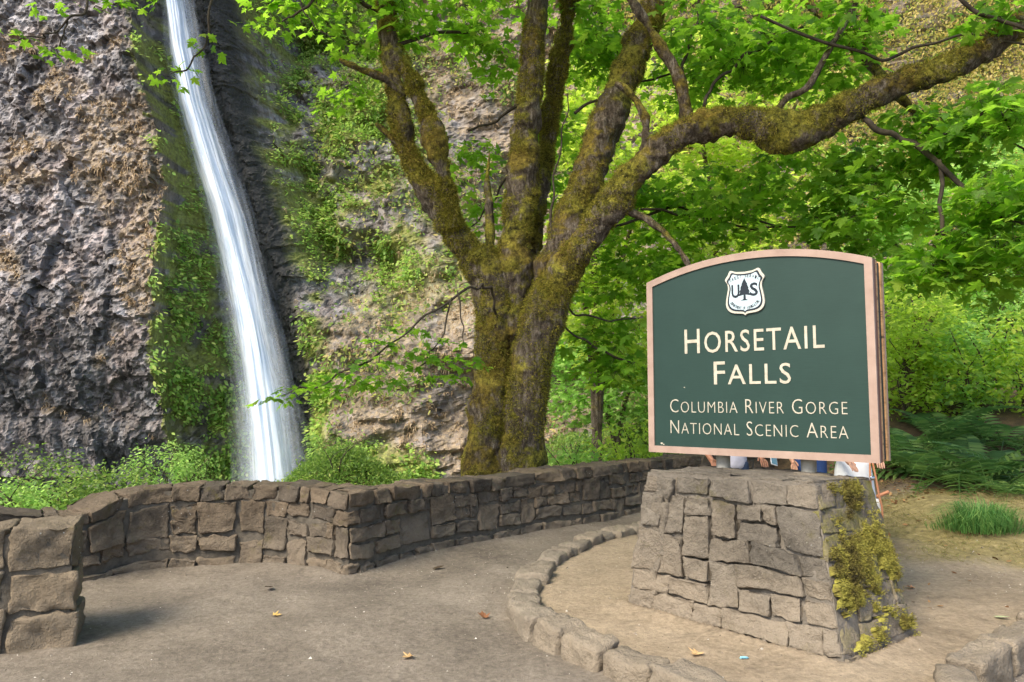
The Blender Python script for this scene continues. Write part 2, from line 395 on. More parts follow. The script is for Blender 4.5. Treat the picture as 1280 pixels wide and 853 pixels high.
def cliff_masks(x, z):
    P = np.column_stack([x, z, 0 * x]); fx = fall_x(z); LEDGE = ledge(z); d = x - fx; n = fbm(P * .55, 4, 70); n2 = fbm(P * 1.6, 4, 72)
    L = (x < LEDGE)
    tan = np.where(L, sstep(.05, .40, n + .6 * n2 - .20 + .45 * np.exp(-((x + 16.8) / 2.6) ** 2 - ((z - 11.0) / 4.2) ** 2) + .40 * np.exp(-((x + 19) / 3) ** 2 - ((z - 13) / 3.5) ** 2)
                   + .5 * np.exp(-((x + 14.9) / .7) ** 2 - ((z - 6.8) / 1.2) ** 2) + .35 * np.exp(-((x + 14.9) / .6) ** 2) * (z > 7)), 0)
    tan = np.where(d > 1.6, sstep(-.35, .15, n + .6 * n2 + .12), tan)
    moss = np.where((x > LEDGE - .15 + .5 * n2) & (d < -.3), sstep(-.35, .15, n2 + .6 * n + .12), 0)
    moss = np.maximum(moss, sstep(1.5, 2.0, d + .5 * n) * (1 - sstep(2.3, 3.3, d - np.maximum(z - 8, 0) * .2)) * sstep(-.3, .2, n2 + .5 * n + .1 * sstep(6, 12, z)))
    up = sstep(4, 10, z) * sstep(1.5, 2.3, d) * (1 - sstep(7, 11, d)) * sstep(-.45, .05, n + .4 * n2)
    moss = np.maximum(moss, up)
    moss = np.maximum(moss, sstep(1.7, 2.2, d) * (1 - sstep(-.2, .9, z + (d - 2) * .25 + n * .8)) * (d < 7))
    wet = np.exp(-(d / 1.5) ** 2) + .7 * sstep(.5, 1, d) * (1 - sstep(1.4, 2.4, d)); wet = np.clip(wet + .35 * L * (1 - sstep(1, 8, z + 2 * n)), 0, 1)
    return np.clip(tan, 0, 1), np.clip(moss, 0, 1), wet
CX = np.r_[np.linspace(-60, -25, 40, endpoint=False), np.linspace(-25, -6, 260, endpoint=False), np.linspace(-6, 8, 90, endpoint=False), np.linspace(8, 70, 110)]
CZ = np.r_[np.linspace(-4, 20, 310, endpoint=False), np.linspace(20, 30, 60, endpoint=False), np.linspace(30, 62, 50)]
def build_cliff():
    X, Z = np.meshgrid(CX, CZ, indexing='ij'); x, z = X.ravel(), Z.ravel(); y = cliff_y(x, z)
    nx, nz = X.shape; i, j = np.meshgrid(np.arange(nx - 1), np.arange(nz - 1), indexing='ij')
    F = np.stack([i * nz + j, (i + 1) * nz + j, (i + 1) * nz + j + 1, i * nz + j + 1], -1).reshape(-1, 4)
    tan, moss, wet = cliff_masks(x, z)
    me = mesh_np('cliff', np.column_stack([x, y, z]), F, False, {'tan': tan, 'moss': moss, 'wet': wet, 'pale': np.clip(sstep(-12, 2, x) * .4 * (x > fall_x(z) + 2) + sstep(16, 26, z) * .3, 0, 1)})
    m = M('cliff').rough(.75); p = m.co()
    cells = m.n('SeparateColor'); m.l(m.vor(3.2, out='Color', vec=p, stretch=(1, 1, .8)), cells.inputs[0])
    nz_ = m.noise(.9, 6, .65, p); fine = m.noise(9, 6, .7, p)
    f = m.math('ADD', m.math('MULTIPLY', cells.outputs[0], .35), m.math('ADD', m.math('MULTIPLY', nz_, .5), m.math('MULTIPLY', fine, .3)))
    rock = m.ramp(f, [(.30, (.035, .032, .031)), (.48, (.120, .112, .112)), (.64, (.23, .218, .22)), (.82, (.38, .365, .375))])
    brown = m.ramp(m.noise(.6, 5, .7, p), [(.45, 0.0), (.62, 1.0)]); rock = m.mix(m.math('MULTIPLY', brown, .45), rock, m.mix(1, rock, (1.25, .95, .78), 'MULTIPLY'))
    stk = m.ramp(m.noise(.9, 5, .7, p, (1, 1, .16)), [(.38, .55), (.56, 1.12)]); rock = m.mix(.8, rock, m.mix(1, rock, stk, 'MULTIPLY'))
    rock = m.mix(m.attr('pale'), rock, m.ramp(fine, [(.3, (.09, .076, .058)), (.7, (.24, .205, .155))]))
    tanc = m.ramp(m.noise(7, 6, .75, p), [(.30, (.11, .08, .05)), (.5, (.27, .205, .135)), (.72, (.46, .37, .25))])
    tn = m.math('MULTIPLY', m.attr('tan'), m.ramp(m.noise(4.5, 5, .8, p), [(.40, .15), (.58, 1.0)])); c = m.mix(tn, rock, tanc)
    wetc = m.ramp(fine, [(.3, (.016, .017, .016)), (.7, (.06, .058, .05))]); c = m.mix(m.attr('wet'), c, wetc)
    mossc = m.ramp(m.noise(5, 6, .75, p), [(.32, (.06, .065, .018)), (.48, (.17, .19, .035)), (.68, (.32, .36, .07))])
    c = m.mix(m.math('MULTIPLY', m.attr('moss'), .85), c, mossc); m.color(c)
    b1 = m.bump(m.vor(2.6, vec=p, stretch=(1, 1, .8)), .10, .5)
    m.bump(m.math('ADD', fine, m.math('MULTIPLY', m.vor(7, vec=p), .8)), .05, .8, b1)
    return tag(obj('cliff', me, m.m), kind='structure')
build_cliff()

def scatter_cliff(n, x0, x1, z0, z1, dens, seed):
    """random points on the cliff where dens(x, z) lets them stay; returns points and outward normals"""
    r = np.random.default_rng(seed); x = r.uniform(x0, x1, n); z = r.uniform(z0, z1, n); k = r.uniform(0, 1, n) < dens(x, z); x, z = x[k], z[k]
    y = cliff_y(x, z); px, py, _ = project(np.column_stack([x, y, z])); k = (px > -120) & (px < 1400) & (py > -120); x, y, z = x[k], y[k], z[k]
    e = .25; nx = -(cliff_y(x + e, z) - cliff_y(x - e, z)) / (2 * e); nz = -(cliff_y(x, z + e) - cliff_y(x, z - e)) / (2 * e)
    N = np.column_stack([-nx * -1, -np.ones(len(x)), -nz * -1]); N[:, 0] = (cliff_y(x + e, z) - cliff_y(x - e, z)) / (2 * e); N[:, 2] = (cliff_y(x, z + e) - cliff_y(x, z - e)) / (2 * e)
    N /= np.linalg.norm(N, axis=1)[:, None]; return np.column_stack([x, y, z]), N

# ------------------------------------------------------------------ leaf meshes
HALF = [(0.0, .02), (.14, -.05), (.40, -.03), (.27, .15), (.40, .22), (.60, .42), (.40, .45), (.19, .41), (.27, .62), (.12, .76), (0, 1.0)]
HALF_S = [(0, 0), (.38, 0), (.24, .17), (.55, .42), (.19, .43), (.15, .72), (0, 1)]
def leaf_template(half, droop=.22):
    rim = half + [(-x, y) for x, y in half[-2:0:-1]]
    V = [(0, .28)] + rim; V = np.array([(x, y, -droop * (x * x * 1.6 + max(0, y - .2) ** 2 * .7) + .05 * abs(x)) for x, y in V]); n = len(rim)
    F = np.array([(0, 1 + k, 1 + (k + 1) % n) for k in range(n)]); return V, F
OVAL = [(0, 0), (.22, .25), (.25, .55), (.12, .85), (0, 1)]
T_MAPLE, T_SMALL, T_OVAL = leaf_template(HALF), leaf_template(HALF_S), leaf_template(OVAL)
def frames(tip, nrm):
    """rotation matrices whose Y is the leaf's length and Z its face"""
    Yv = tip / (np.linalg.norm(tip, axis=1)[:, None] + 1e-9); Xv = np.cross(Yv, nrm); Xv /= np.linalg.norm(Xv, axis=1)[:, None] + 1e-9
    Zv = np.cross(Xv, Yv); return np.stack([Xv, Yv, Zv], -1)
def leaves_mesh(name, tmpl, pos, R, size):
    tv, tf = tmpl; n = len(pos)
    V = np.einsum('nij,kj->nki', R, tv) * size[:, None, None] + pos[:, None, :]
    F = (tf[None] + (np.arange(n) * len(tv))[:, None, None]).reshape(-1, 3)
    return mesh_np(name, V.reshape(-1, 3), F)
def spray_leaves(centers, per, spread, size, rng, tilt=.5, flat=.35):
    """sprays: leaves spread round each centre in a loose, drooping, roughly level layer"""
    n = len(centers) * per; c = np.repeat(centers, per, 0)
    a = rng.uniform(0, 2 * math.pi, n); rr = np.sqrt(rng.uniform(.02, 1, n)) * spread
    off = np.column_stack([np.cos(a) * rr, np.sin(a) * rr, rng.normal(0, spread * flat * .5, n) - .25 * rr * rr / spread])
    tipd = np.column_stack([np.cos(a) + rng.normal(0, .5, n), np.sin(a) + rng.normal(0, .5, n), rng.normal(-.35, .35, n)])
    nr = np.column_stack([rng.normal(0, tilt, n), rng.normal(0, tilt, n) - .15, np.ones(n)])
    return c + off, frames(tipd, nr), rng.uniform(*size, n)

# ------------------------------------------------------------------ plants on the cliff (uncountable cover)
def blades(P, N, per, length, width, rng, droop=.6, up=.3):
    n = len(P) * per; p = np.repeat(P, per, 0); nn = np.repeat(N, per, 0)
    d = nn * .6 + np.column_stack([rng.normal(0, .5, n), rng.normal(0, .35, n), rng.normal(up, .35, n)]); d /= np.linalg.norm(d, axis=1)[:, None]
    L = rng.uniform(*length, n)[:, None]; s = np.cross(d, np.array([0, -1., .2])); s /= np.linalg.norm(s, axis=1)[:, None] + 1e-9
    W = (rng.uniform(.6, 1.2, n) * width)[:, None]; p = p + np.column_stack([rng.normal(0, .06, n), np.zeros(n), rng.normal(0, .06, n)])
    mid = p + d * L * .55; tip = p + d * L; tip[:, 2] -= (L[:, 0] * droop)
    V = np.stack([p - s * W, p + s * W, mid + s * W * .7, mid - s * W * .7, tip], 1).reshape(-1, 3)
    b = (np.arange(n) * 5)[:, None]; F = np.concatenate([b + [0, 1, 2], b + [0, 2, 3], b + [3, 2, 4]], 0); return V, F
def build_cliff_cover():
    r = np.random.default_rng(11)
    def d_tan(x, z): t, mo, we = cliff_masks(x, z); q = np.column_stack([x, z, 0 * x]); return t * (1 - mo) * (1 - we) * sstep(-.1, .25, fbm(q * 2.2, 3, 88))
    P, N = scatter_cliff(20000, -26, 6, -2, 27, d_tan, 1)
    V, F = blades(P, N, 7, (.07, .20), .026, r, droop=.8, up=.1)
    mt = leaf_mat('dry_grass', [(0, (.13, .085, .045)), (.5, (.33, .235, .14)), (1, (.52, .41, .27))], .2, (.5, .4, .2), .9)
    tag(obj('dry_grass', mesh_np('dry_grass', V, F), mt), 'tan dry grass tufts hanging on the dark cliff face', 'grass', kind='stuff')
    def d_green(x, z): t, mo, we = cliff_masks(x, z); return mo * (1 - .8 * we) * sstep(-.25, .25, fbm(np.column_stack([x, z, 0 * x]) * 1.1, 3, 83) + .1)
    P, N = scatter_cliff(34000, -16, 6, -2, 24, d_green, 2); n = len(P) * 5
    pos = np.repeat(P, 5, 0) + np.repeat(N, 5, 0) * r.uniform(.02, .35, n)[:, None] + r.normal(0, .14, (n, 3))
    tip = np.repeat(N, 5, 0) + np.column_stack([r.normal(0, .7, n), r.normal(0, .3, n), r.normal(-.5, .4, n)])
    nr = np.column_stack([r.normal(0, .5, n), r.normal(-.5, .4, n), np.ones(n)])
    mg = leaf_mat('cliff_fern', [(0, (.07, .13, .03)), (.4, (.17, .30, .06)), (.75, (.32, .46, .10)), (1, (.46, .50, .14))], .45, (.5, .75, .12))
    tag(obj('cliff_ferns', leaves_mesh('cliff_ferns', T_OVAL, pos, frames(tip, nr), r.uniform(.10, .26, n)), mg), 'small green ferns and moss clinging to the wet rock beside the falls', 'ferns', kind='stuff')
    # pale green scrub on the hillside right of the falls
    def d_scrub(x, z):
        q = np.column_stack([x, z, 0 * x]); return sstep(-.10, .18, fbm(q * .45, 4, 81) + .3 * sstep(4, 12, x) + .14 * sstep(4, 12, z)) * sstep(2.5, 3.5, x - fall_x(z)) * .8
    P, N = scatter_cliff(11500, -13, 34, -1, 36, d_scrub, 3); n = len(P) * 12
    pos = np.repeat(P, 12, 0) + np.repeat(N, 12, 0) * r.uniform(0, .9, n)[:, None] + r.normal(0, .28, (n, 3)) + [0, 0, .2]
    mg2 = leaf_mat('hill_scrub', [(0, (.08, .14, .04)), (.45, (.17, .26, .07)), (.75, (.36, .36, .12)), (1, (.48, .38, .16))], .4)
    tip = r.normal(0, 1, (n, 3)); nr = np.column_stack([r.normal(0, .6, n), r.normal(-.4, .5, n), np.ones(n)])
    k = (P[:, 0] > 5) & (P[:, 2] > 9); Pg = P[k]; ng = len(Pg) * 22; pg = np.repeat(Pg, 22, 0) + np.repeat(N[k], 22, 0) * r.uniform(0, 1.6, ng)[:, None] + r.normal(0, .5, (ng, 3))
    mgo = leaf_mat('sun_tinted_scrub', [(0, (.16, .20, .05)), (.4, (.36, .33, .09)), (.8, (.52, .40, .14)), (1, (.58, .50, .28))], .5, (.75, .65, .18))  # golden leaf colours stand in for sunshine on the high slope
    tag(obj('sun_tinted_scrub', leaves_mesh('sun_tinted_scrub', T_OVAL, pg, frames(r.normal(0, 1, (ng, 3)), r.normal(0, 1, (ng, 3))), r.uniform(.08, .26, ng)), mgo), 'scrub with sunlight put into its golden leaf colour, high on the hillside above the long limb', 'scrub', kind='stuff')
    tag(obj('hillside_scrub', leaves_mesh('hillside_scrub', T_OVAL, pos, frames(tip, nr), r.uniform(.12, .3, n)), mg2), 'pale green scrub growing over the dry hillside right of the falls', 'scrub', kind='stuff')
build_cliff_cover()

# ------------------------------------------------------------------ waterfall and pool
def build_falls():
    B = Bag(); rr = []
    z = np.linspace(fall_pts[-1, 2], fall_pts[0, 2], 300); fx = fall_x(z)
    wpx = np.interp(z, [-3, 0, 6, 10, 14, 17, 19, 24], [1.32, 1.24, 1.06, .96, .88, .80, .68, .56])
    u = np.linspace(-1, 1, 46); Vs, Fs, U, Wv, Ly = [], [], [], [], []; base = 0
    for k, (sw, dep, den) in enumerate(((.58, .75, 1.0), (.80, .55, .85), (1.18, .3, .34), (1.45, .9, .22))):
        Zg, Ug = np.meshgrid(z, u, indexing='ij'); Xc = np.interp(Zg, z, fx); Wd = np.interp(Zg, z, wpx)
        q = np.column_stack([(Ug * 3).ravel(), (Zg * .22).ravel(), np.full(Zg.size, k * 9.)])
        n = fbm(q, 4, 90 + k).reshape(Zg.shape); n2 = fbm(q * [2.5, .9, 1], 3, 95 + k).reshape(Zg.shape)
        X = Xc + Ug * Wd * sw + n * .12; Y = FY + .35 - dep * np.sqrt(np.maximum(0, 1 - Ug ** 2)) + n2 * .16
        Vs.append(np.column_stack([X.ravel(), Y.ravel(), Zg.ravel()])); a, b = Zg.shape
        i, j = np.meshgrid(np.arange(a - 1), np.arange(b - 1), indexing='ij')
        Fs.append(np.stack([i * b + j, i * b + j + 1, (i + 1) * b + j + 1, (i + 1) * b + j], -1).reshape(-1, 4) + base); base += a * b
        U.append(Ug.ravel()); Ly.append((np.full(Zg.shape, den) * (1 if k < 3 else 1 - sstep(-1.5, 5, Zg + n * 2))).ravel())
    me = mesh_np('waterfall', np.vstack(Vs), np.vstack(Fs), True, {'across': np.concatenate(U), 'layer': np.concatenate(Ly)})
    m = M('falling_water').rough(.4); p = m.co()
    sx = m.n('SeparateXYZ'); m.l(p, sx.inputs[0])
    cx = m.n('CombineXYZ'); m.l(m.math('MULTIPLY', m.attr('across'), 1.0), cx.inputs[0]); m.l(m.math('MULTIPLY', sx.outputs['Z'], .16), cx.inputs[2]); m.l(m.math('MULTIPLY', m.attr('layer'), 7), cx.inputs[1])
    s1 = m.noise(3.2, 6, .62, cx.outputs[0]); s2 = m.noise(9, 5, .65, cx.outputs[0], (1, 1, .5))
    st = m.math('ADD', m.math('MULTIPLY', s1, .65), m.math('MULTIPLY', s2, .35))
    edge = m.math('SUBTRACT', 1.0, m.math('POWER', m.math('ABSOLUTE', m.math('ADD', m.attr('across'), m.math('MULTIPLY', m.math('SUBTRACT', s2, .5), .9))), 1.8), True)
    al = m.math('MULTIPLY', m.math('MULTIPLY', m.ramp(st, [(.24, .62), (.52, 1.0)]), edge, True), m.attr('layer'), True)
    m.color(m.ramp(st, [(.34, (.62, .76, .97)), (.56, (.90, .95, 1.0))]))
    t = m.n('BsdfTransparent'); tl = m.n('BsdfTranslucent'); tl.inputs[0].default_value = (.75, .86, 1, 1)
    w1 = m.n('MixShader'); w1.inputs[0].default_value = .2; m.l(m.b.outputs[0], w1.inputs[1]); m.l(tl.outputs[0], w1.inputs[2])
    mx = m.n('MixShader'); m.l(al, mx.inputs[0]); m.l(t.outputs[0], mx.inputs[1]); m.l(w1.outputs[0], mx.inputs[2]); m.l(mx.outputs[0], m.out.inputs['Surface'])
    tag(obj('waterfall', me, m.m), kind='structure')
    V = np.array([(-26, 19, -2.05), (-3, 19, -2.05), (-3, 34, -2.05), (-26, 34, -2.05)]); m2 = M('pool_water').rough(.12).color((.03, .045, .05)); m2.bump(m2.noise(2, 4), .05, .3)
    tag(obj('pool_water', mesh_np('pool_water', V, [(0, 1, 2, 3)]), m2.m), kind='structure')
build_falls()

# ------------------------------------------------------------------ stones
def cube_grid(n):
    V, F, key = [], [], {}
    def vid(p):
        k = tuple(np.round(p, 5))
        if k not in key: key[k] = len(V); V.append(p)
        return key[k]
    g = np.array({8: [-1, -.94, -.80, -.45, 0, .45, .80, .94, 1], 10: [-1, -.95, -.84, -.6, -.36, -.12, .12, .36, .6, .84, .95, 1]}.get(n, np.linspace(-1, 1, n + 1))); n = len(g) - 1
    for ax in range(3):
        for sgn in (-1, 1):
            for i in range(n):
                for j in range(n):
                    q = []
                    for a, b in ((0, 0), (1, 0), (1, 1), (0, 1)):
                        p = np.zeros(3); p[ax] = sgn; p[(ax + 1) % 3] = g[i + a]; p[(ax + 2) % 3] = g[j + b]; q.append(vid(p))
                    F.append(q if sgn > 0 else q[::-1])
    return np.array(V), np.array(F)
CUBES = {n: cube_grid(n) for n in (4, 5, 6, 8, 10)}
def stone_local(dim, seed, n=5, r=.03, amp=.015, jit=.06):
    """rough block with half sizes dim; returns verts, faces"""
    G, F = CUBES[n]; a = np.array(dim, float); rg = np.random.default_rng(seed); r = min(r, a.min() * .6)
    cj = rg.uniform(-jit, jit, (2, 2, 2, 3)) * a; f = (G + 1) / 2; warp = 0
    for i in (0, 1):
        for j in (0, 1):
            for k in (0, 1):
                wt = (f[:, 0] if i else 1 - f[:, 0]) * (f[:, 1] if j else 1 - f[:, 1]) * (f[:, 2] if k else 1 - f[:, 2]); warp = warp + wt[:, None] * cj[i, j, k]
    p = G * a; inner = np.clip(p, -(a - r), a - r); d = p - inner; ln = np.linalg.norm(d, axis=1)[:, None]; nd = d / np.maximum(ln, 1e-9)
    p = inner + nd * r + warp; s = 1.0 / max(.08, a.max())
    q = p * s * 1.6 + seed * 3.7; p = p + nd * ((fbm(q, 3, seed) * amp) + (fbm(q * 3.1, 2, seed + 5) * amp * .5))[:, None]
    p = p + nd * (np.minimum(0, vnoise(q * .9 + 9, seed + 2) + .25) * amp * 1.2)[:, None]
    p = p - nd * (np.abs(vnoise(q * 2.3 + 4, seed + 8)) * amp * .8)[:, None] + (fbm(q * 5, 2, seed + 11) * amp * .35)[:, None] * nd
    return p, F
def pack(ncol, nrow, rng, wch=(2, 3, 3, 4), hch=(1, 1, 2), maxa=8):
    occ = np.zeros((nrow, ncol), bool); out = []
    for i in range(nrow):
        for j in range(ncol):
            if occ[i, j]: continue
            for _ in range(12):
                a, b = rng.choice(wch), rng.choice(hch)
                if a * b <= maxa and i + b <= nrow and j + a <= ncol and not occ[i:i + b, j:j + a].any(): break
            else:
                a = 1
                while j + a < ncol and a < 3 and not occ[i, j + a]: a += 1
                b = 1
            occ[i:i + b, j:j + a] = True; out.append((j, i, a, b))
    # merge single slivers is left to chance: masons fill gaps with small stones too
    return out
def place_stone(parent, V, F, mat, smooth=True):
    c = V.mean(0); o = obj('stone', mesh_np('stone', V - c, F, smooth), mat, parent); o.location = Vector(c) - Vector(parent.location); return o

# --- boundary wall along the path
def build_wall():
    Wp = wall_fine; L = polyline_eval(Wp, np.array([0.]))[1]; TH = .46
    root = tag(empty('stone_wall', (wp[6][0], wp[6][1], 0)), 'long low curved wall of brown rubble stones below the waterfall and tree', 'wall')
    cell = .118; ncol = int(L / cell); nrow = 5; rng = random.Random(5); nr = np.random.default_rng(5)
    def frame(s):
        P, _ = polyline_eval(Wp, s); A, _ = polyline_eval(Wp, np.maximum(s - .12, 0)); B, _ = polyline_eval(Wp, np.minimum(s + .12, L)); t = (B - A)[:, :2]; t /= np.linalg.norm(t, axis=1)[:, None]
        return P, np.column_stack([-t[:, 1], t[:, 0]])       # second: away from the path
    lim = np.interp(1, [0, 1], [0, 1])
    for j, i, a, b in pack(ncol, nrow - 1, rng, (2, 2, 3, 3, 4), (1, 1, 1, 2)) + [(jj, nrow - 1, aa, 1) for jj, aa in coping_cols(ncol, rng)]:
        top = i == nrow - 1; s0, s1 = j * cell, (j + a) * cell
        if s0 > 16.5: continue
        seed = j * 17 + i * 131 + 3; g = .007 if not top else .005
        h0, h1 = i / nrow, (i + b) / nrow
        jw = lambda q: float(vnoise(np.array([[q * 5.1, i * 3.3, 1.]]), 4)[0])
        hw = (s1 - s0) / 2 - g; hd = (TH / 2 + .012) if top else .11; hz = 1.0
        Hm = float(np.interp((s0 + s1) / 2, np.linspace(0, L, 50), polyline_eval(Wp, np.linspace(0, L, 50))[0][:, 2]))
        V, F = stone_local((hw, hd, (h1 - h0) * Hm / 2 - g), seed, 10, .014, .024, .15)
        s = (s0 + s1) / 2 + V[:, 0]; P, nrm = frame(np.clip(s, .01, L - .01))
        wig = .035 * fbm(np.column_stack([s * 2.2, np.full(len(s), (h0 + h1) * 2), 0 * s]), 2, 77)
        prn = nr.uniform(-.018, .018); dep = V[:, 1] + (TH / 2 if top else .11) + prn * (0 if top else 1)
        h = ((h0 + h1) / 2) * Hm + V[:, 2] + wig * (0 if top and False else 1); h = h * (P[:, 2] / Hm) - (.03 if i == 0 else 0)
        dep = dep + (h * .05)
        W = np.column_stack([P[:, 0] + nrm[:, 0] * dep, P[:, 1] + nrm[:, 1] * dep, h + gz(P[:, :2], False) * 0])
        place_stone(root, W, F, MAT['wall_stone'])
    s = np.linspace(.02, min(L - .02, 16.6), 160); P, nrm = frame(s); n = len(s); f, k = .026, TH - .02
    rows = [(f, -.6), (f + .035, .93), (k, .95), (k + .03, -1.2)]; V = []
    for d, hh in rows: V.append(np.column_stack([P[:, 0] + nrm[:, 0] * d, P[:, 1] + nrm[:, 1] * d, (P[:, 2] * hh if hh > 0 else np.full(n, hh))]))
    V = np.vstack(V); F = []
    for r in range(3):
        for q in range(n - 1): F.append((r * n + q, r * n + q + 1, (r + 1) * n + q + 1, (r + 1) * n + q))
    part('mortar', mesh_np('mortar', V, F), MAT['wall_mortar'], root)
def coping_cols(ncol, rng):
    j, out = 0, []
    while j < ncol:
        a = min(rng.choice((1, 2, 2, 3, 3, 4)), ncol - j); out.append((j, a)); j += a
    return out
build_wall()

# --- wall end beside the path at the left edge
def build_pillar():
    x1 = onz(93, 806)[0]; y0 = onz(50, 806)[1]; root = tag(empty('wall_end', (x1 - .25, y0 + .25, 0)), 'squared end of a stone wall with white lichen specks beside the path', 'wall')
    x0 = x1 - .40; H = at(50, 655, y0)[2]; d = .52
    ca, sa = math.cos(math.radians(25)), math.sin(math.radians(25))
    def turn(V): return np.column_stack([x1 + (V[:, 0] - x1) * ca - (V[:, 1] - y0) * sa, y0 + (V[:, 0] - x1) * sa + (V[:, 1] - y0) * ca, V[:, 2]])
    def blk(xa, xb, za, zb, s, jit=.04, ya=None, yb=None):
        ya = y0 if ya is None else ya; yb = y0 + d if yb is None else yb
        V, F = stone_local(((xb - xa) / 2 - .006, (yb - ya) / 2, (zb - za) / 2 - .005), s, 10, .02, .034, jit)
        place_stone(root, turn(V + [(xa + xb) / 2, (ya + yb) / 2, (za + zb) / 2]), F, MAT['pillar_stone'])
    blk(x0, x1 - .015, H * .63, H, 1); blk(x0 + .01, x1, H * .27, H * .62, 2); blk(x0 + .02, x1 + .015, -.08, H * .27, 3)
    blk(x0 - .5, x0, H * .66, H * .99, 4); blk(x0 - .32, x0, H * .38, H * .66, 5); blk(x0 - .5, x0 + .01, -.06, H * .37, 6)
    blk(x0 - 1.0, x0 - .5, H * .6, H * .98, 7); blk(x0 - .95, x0 - .33, H * .37, H * .64, 8); blk(x0 - 1.05, x0 - .5, -.06, H * .37, 9)
    blk(x0 - 1.7, x0 - 1.0, H * .5, H * .98, 10); blk(x0 - 1.7, x0 - 1.05, -.06, H * .5, 11)
    V, F = boxm((x0 - 1.6, y0 + .035, -.3), (x1 - .04, y0 + d - .04, H - .05)); part('mortar', mesh_np('mortar', turn(V), F), MAT['wall_mortar'], root)
build_pillar()

# --- kerb ring
def build_kerb():
    root = tag(empty('stone_kerb', (RING[70][0], RING[70][1], 0)), 'curved kerb of rounded tan stones ringing the sign base', 'kerb')
    dd = np.r_[0, np.cumsum(np.linalg.norm(np.diff(RING, axis=0), axis=1))]; L = dd[-1]; s = 0.05; k = 0; rg = random.Random(9)
    while s < L - .3:
        y = float(np.interp(s, dd, RING[:, 1])); ln = rg.uniform(.24, .46) if y > 5.2 else rg.uniform(.30, .52)
        c = np.array([np.interp(s + ln / 2, dd, RING[:, q]) for q in (0, 1)]); a = np.array([np.interp(s, dd, RING[:, q]) for q in (0, 1)]); b = np.array([np.interp(s + ln, dd, RING[:, q]) for q in (0, 1)])
        t = (b - a) / np.linalg.norm(b - a); nn = np.array([-t[1], t[0]]); top = float(np.interp(y, [4, 5.5, 7, 9], [.175, .16, .15, .145])) * rg.uniform(.9, 1.1)
        dep = rg.uniform(.11, .145)
        V, F = stone_local((ln / 2 - .008, dep, .15), 300 + k, 10, .05, .026, .10)
        W = np.column_stack([c[0] + t[0] * V[:, 0] + nn[0] * V[:, 1], c[1] + t[1] * V[:, 0] + nn[1] * V[:, 1], V[:, 2] + top - .15])
        place_stone(root, W, F, MAT['kerb_stone']); s += ln; k += 1
build_kerb()

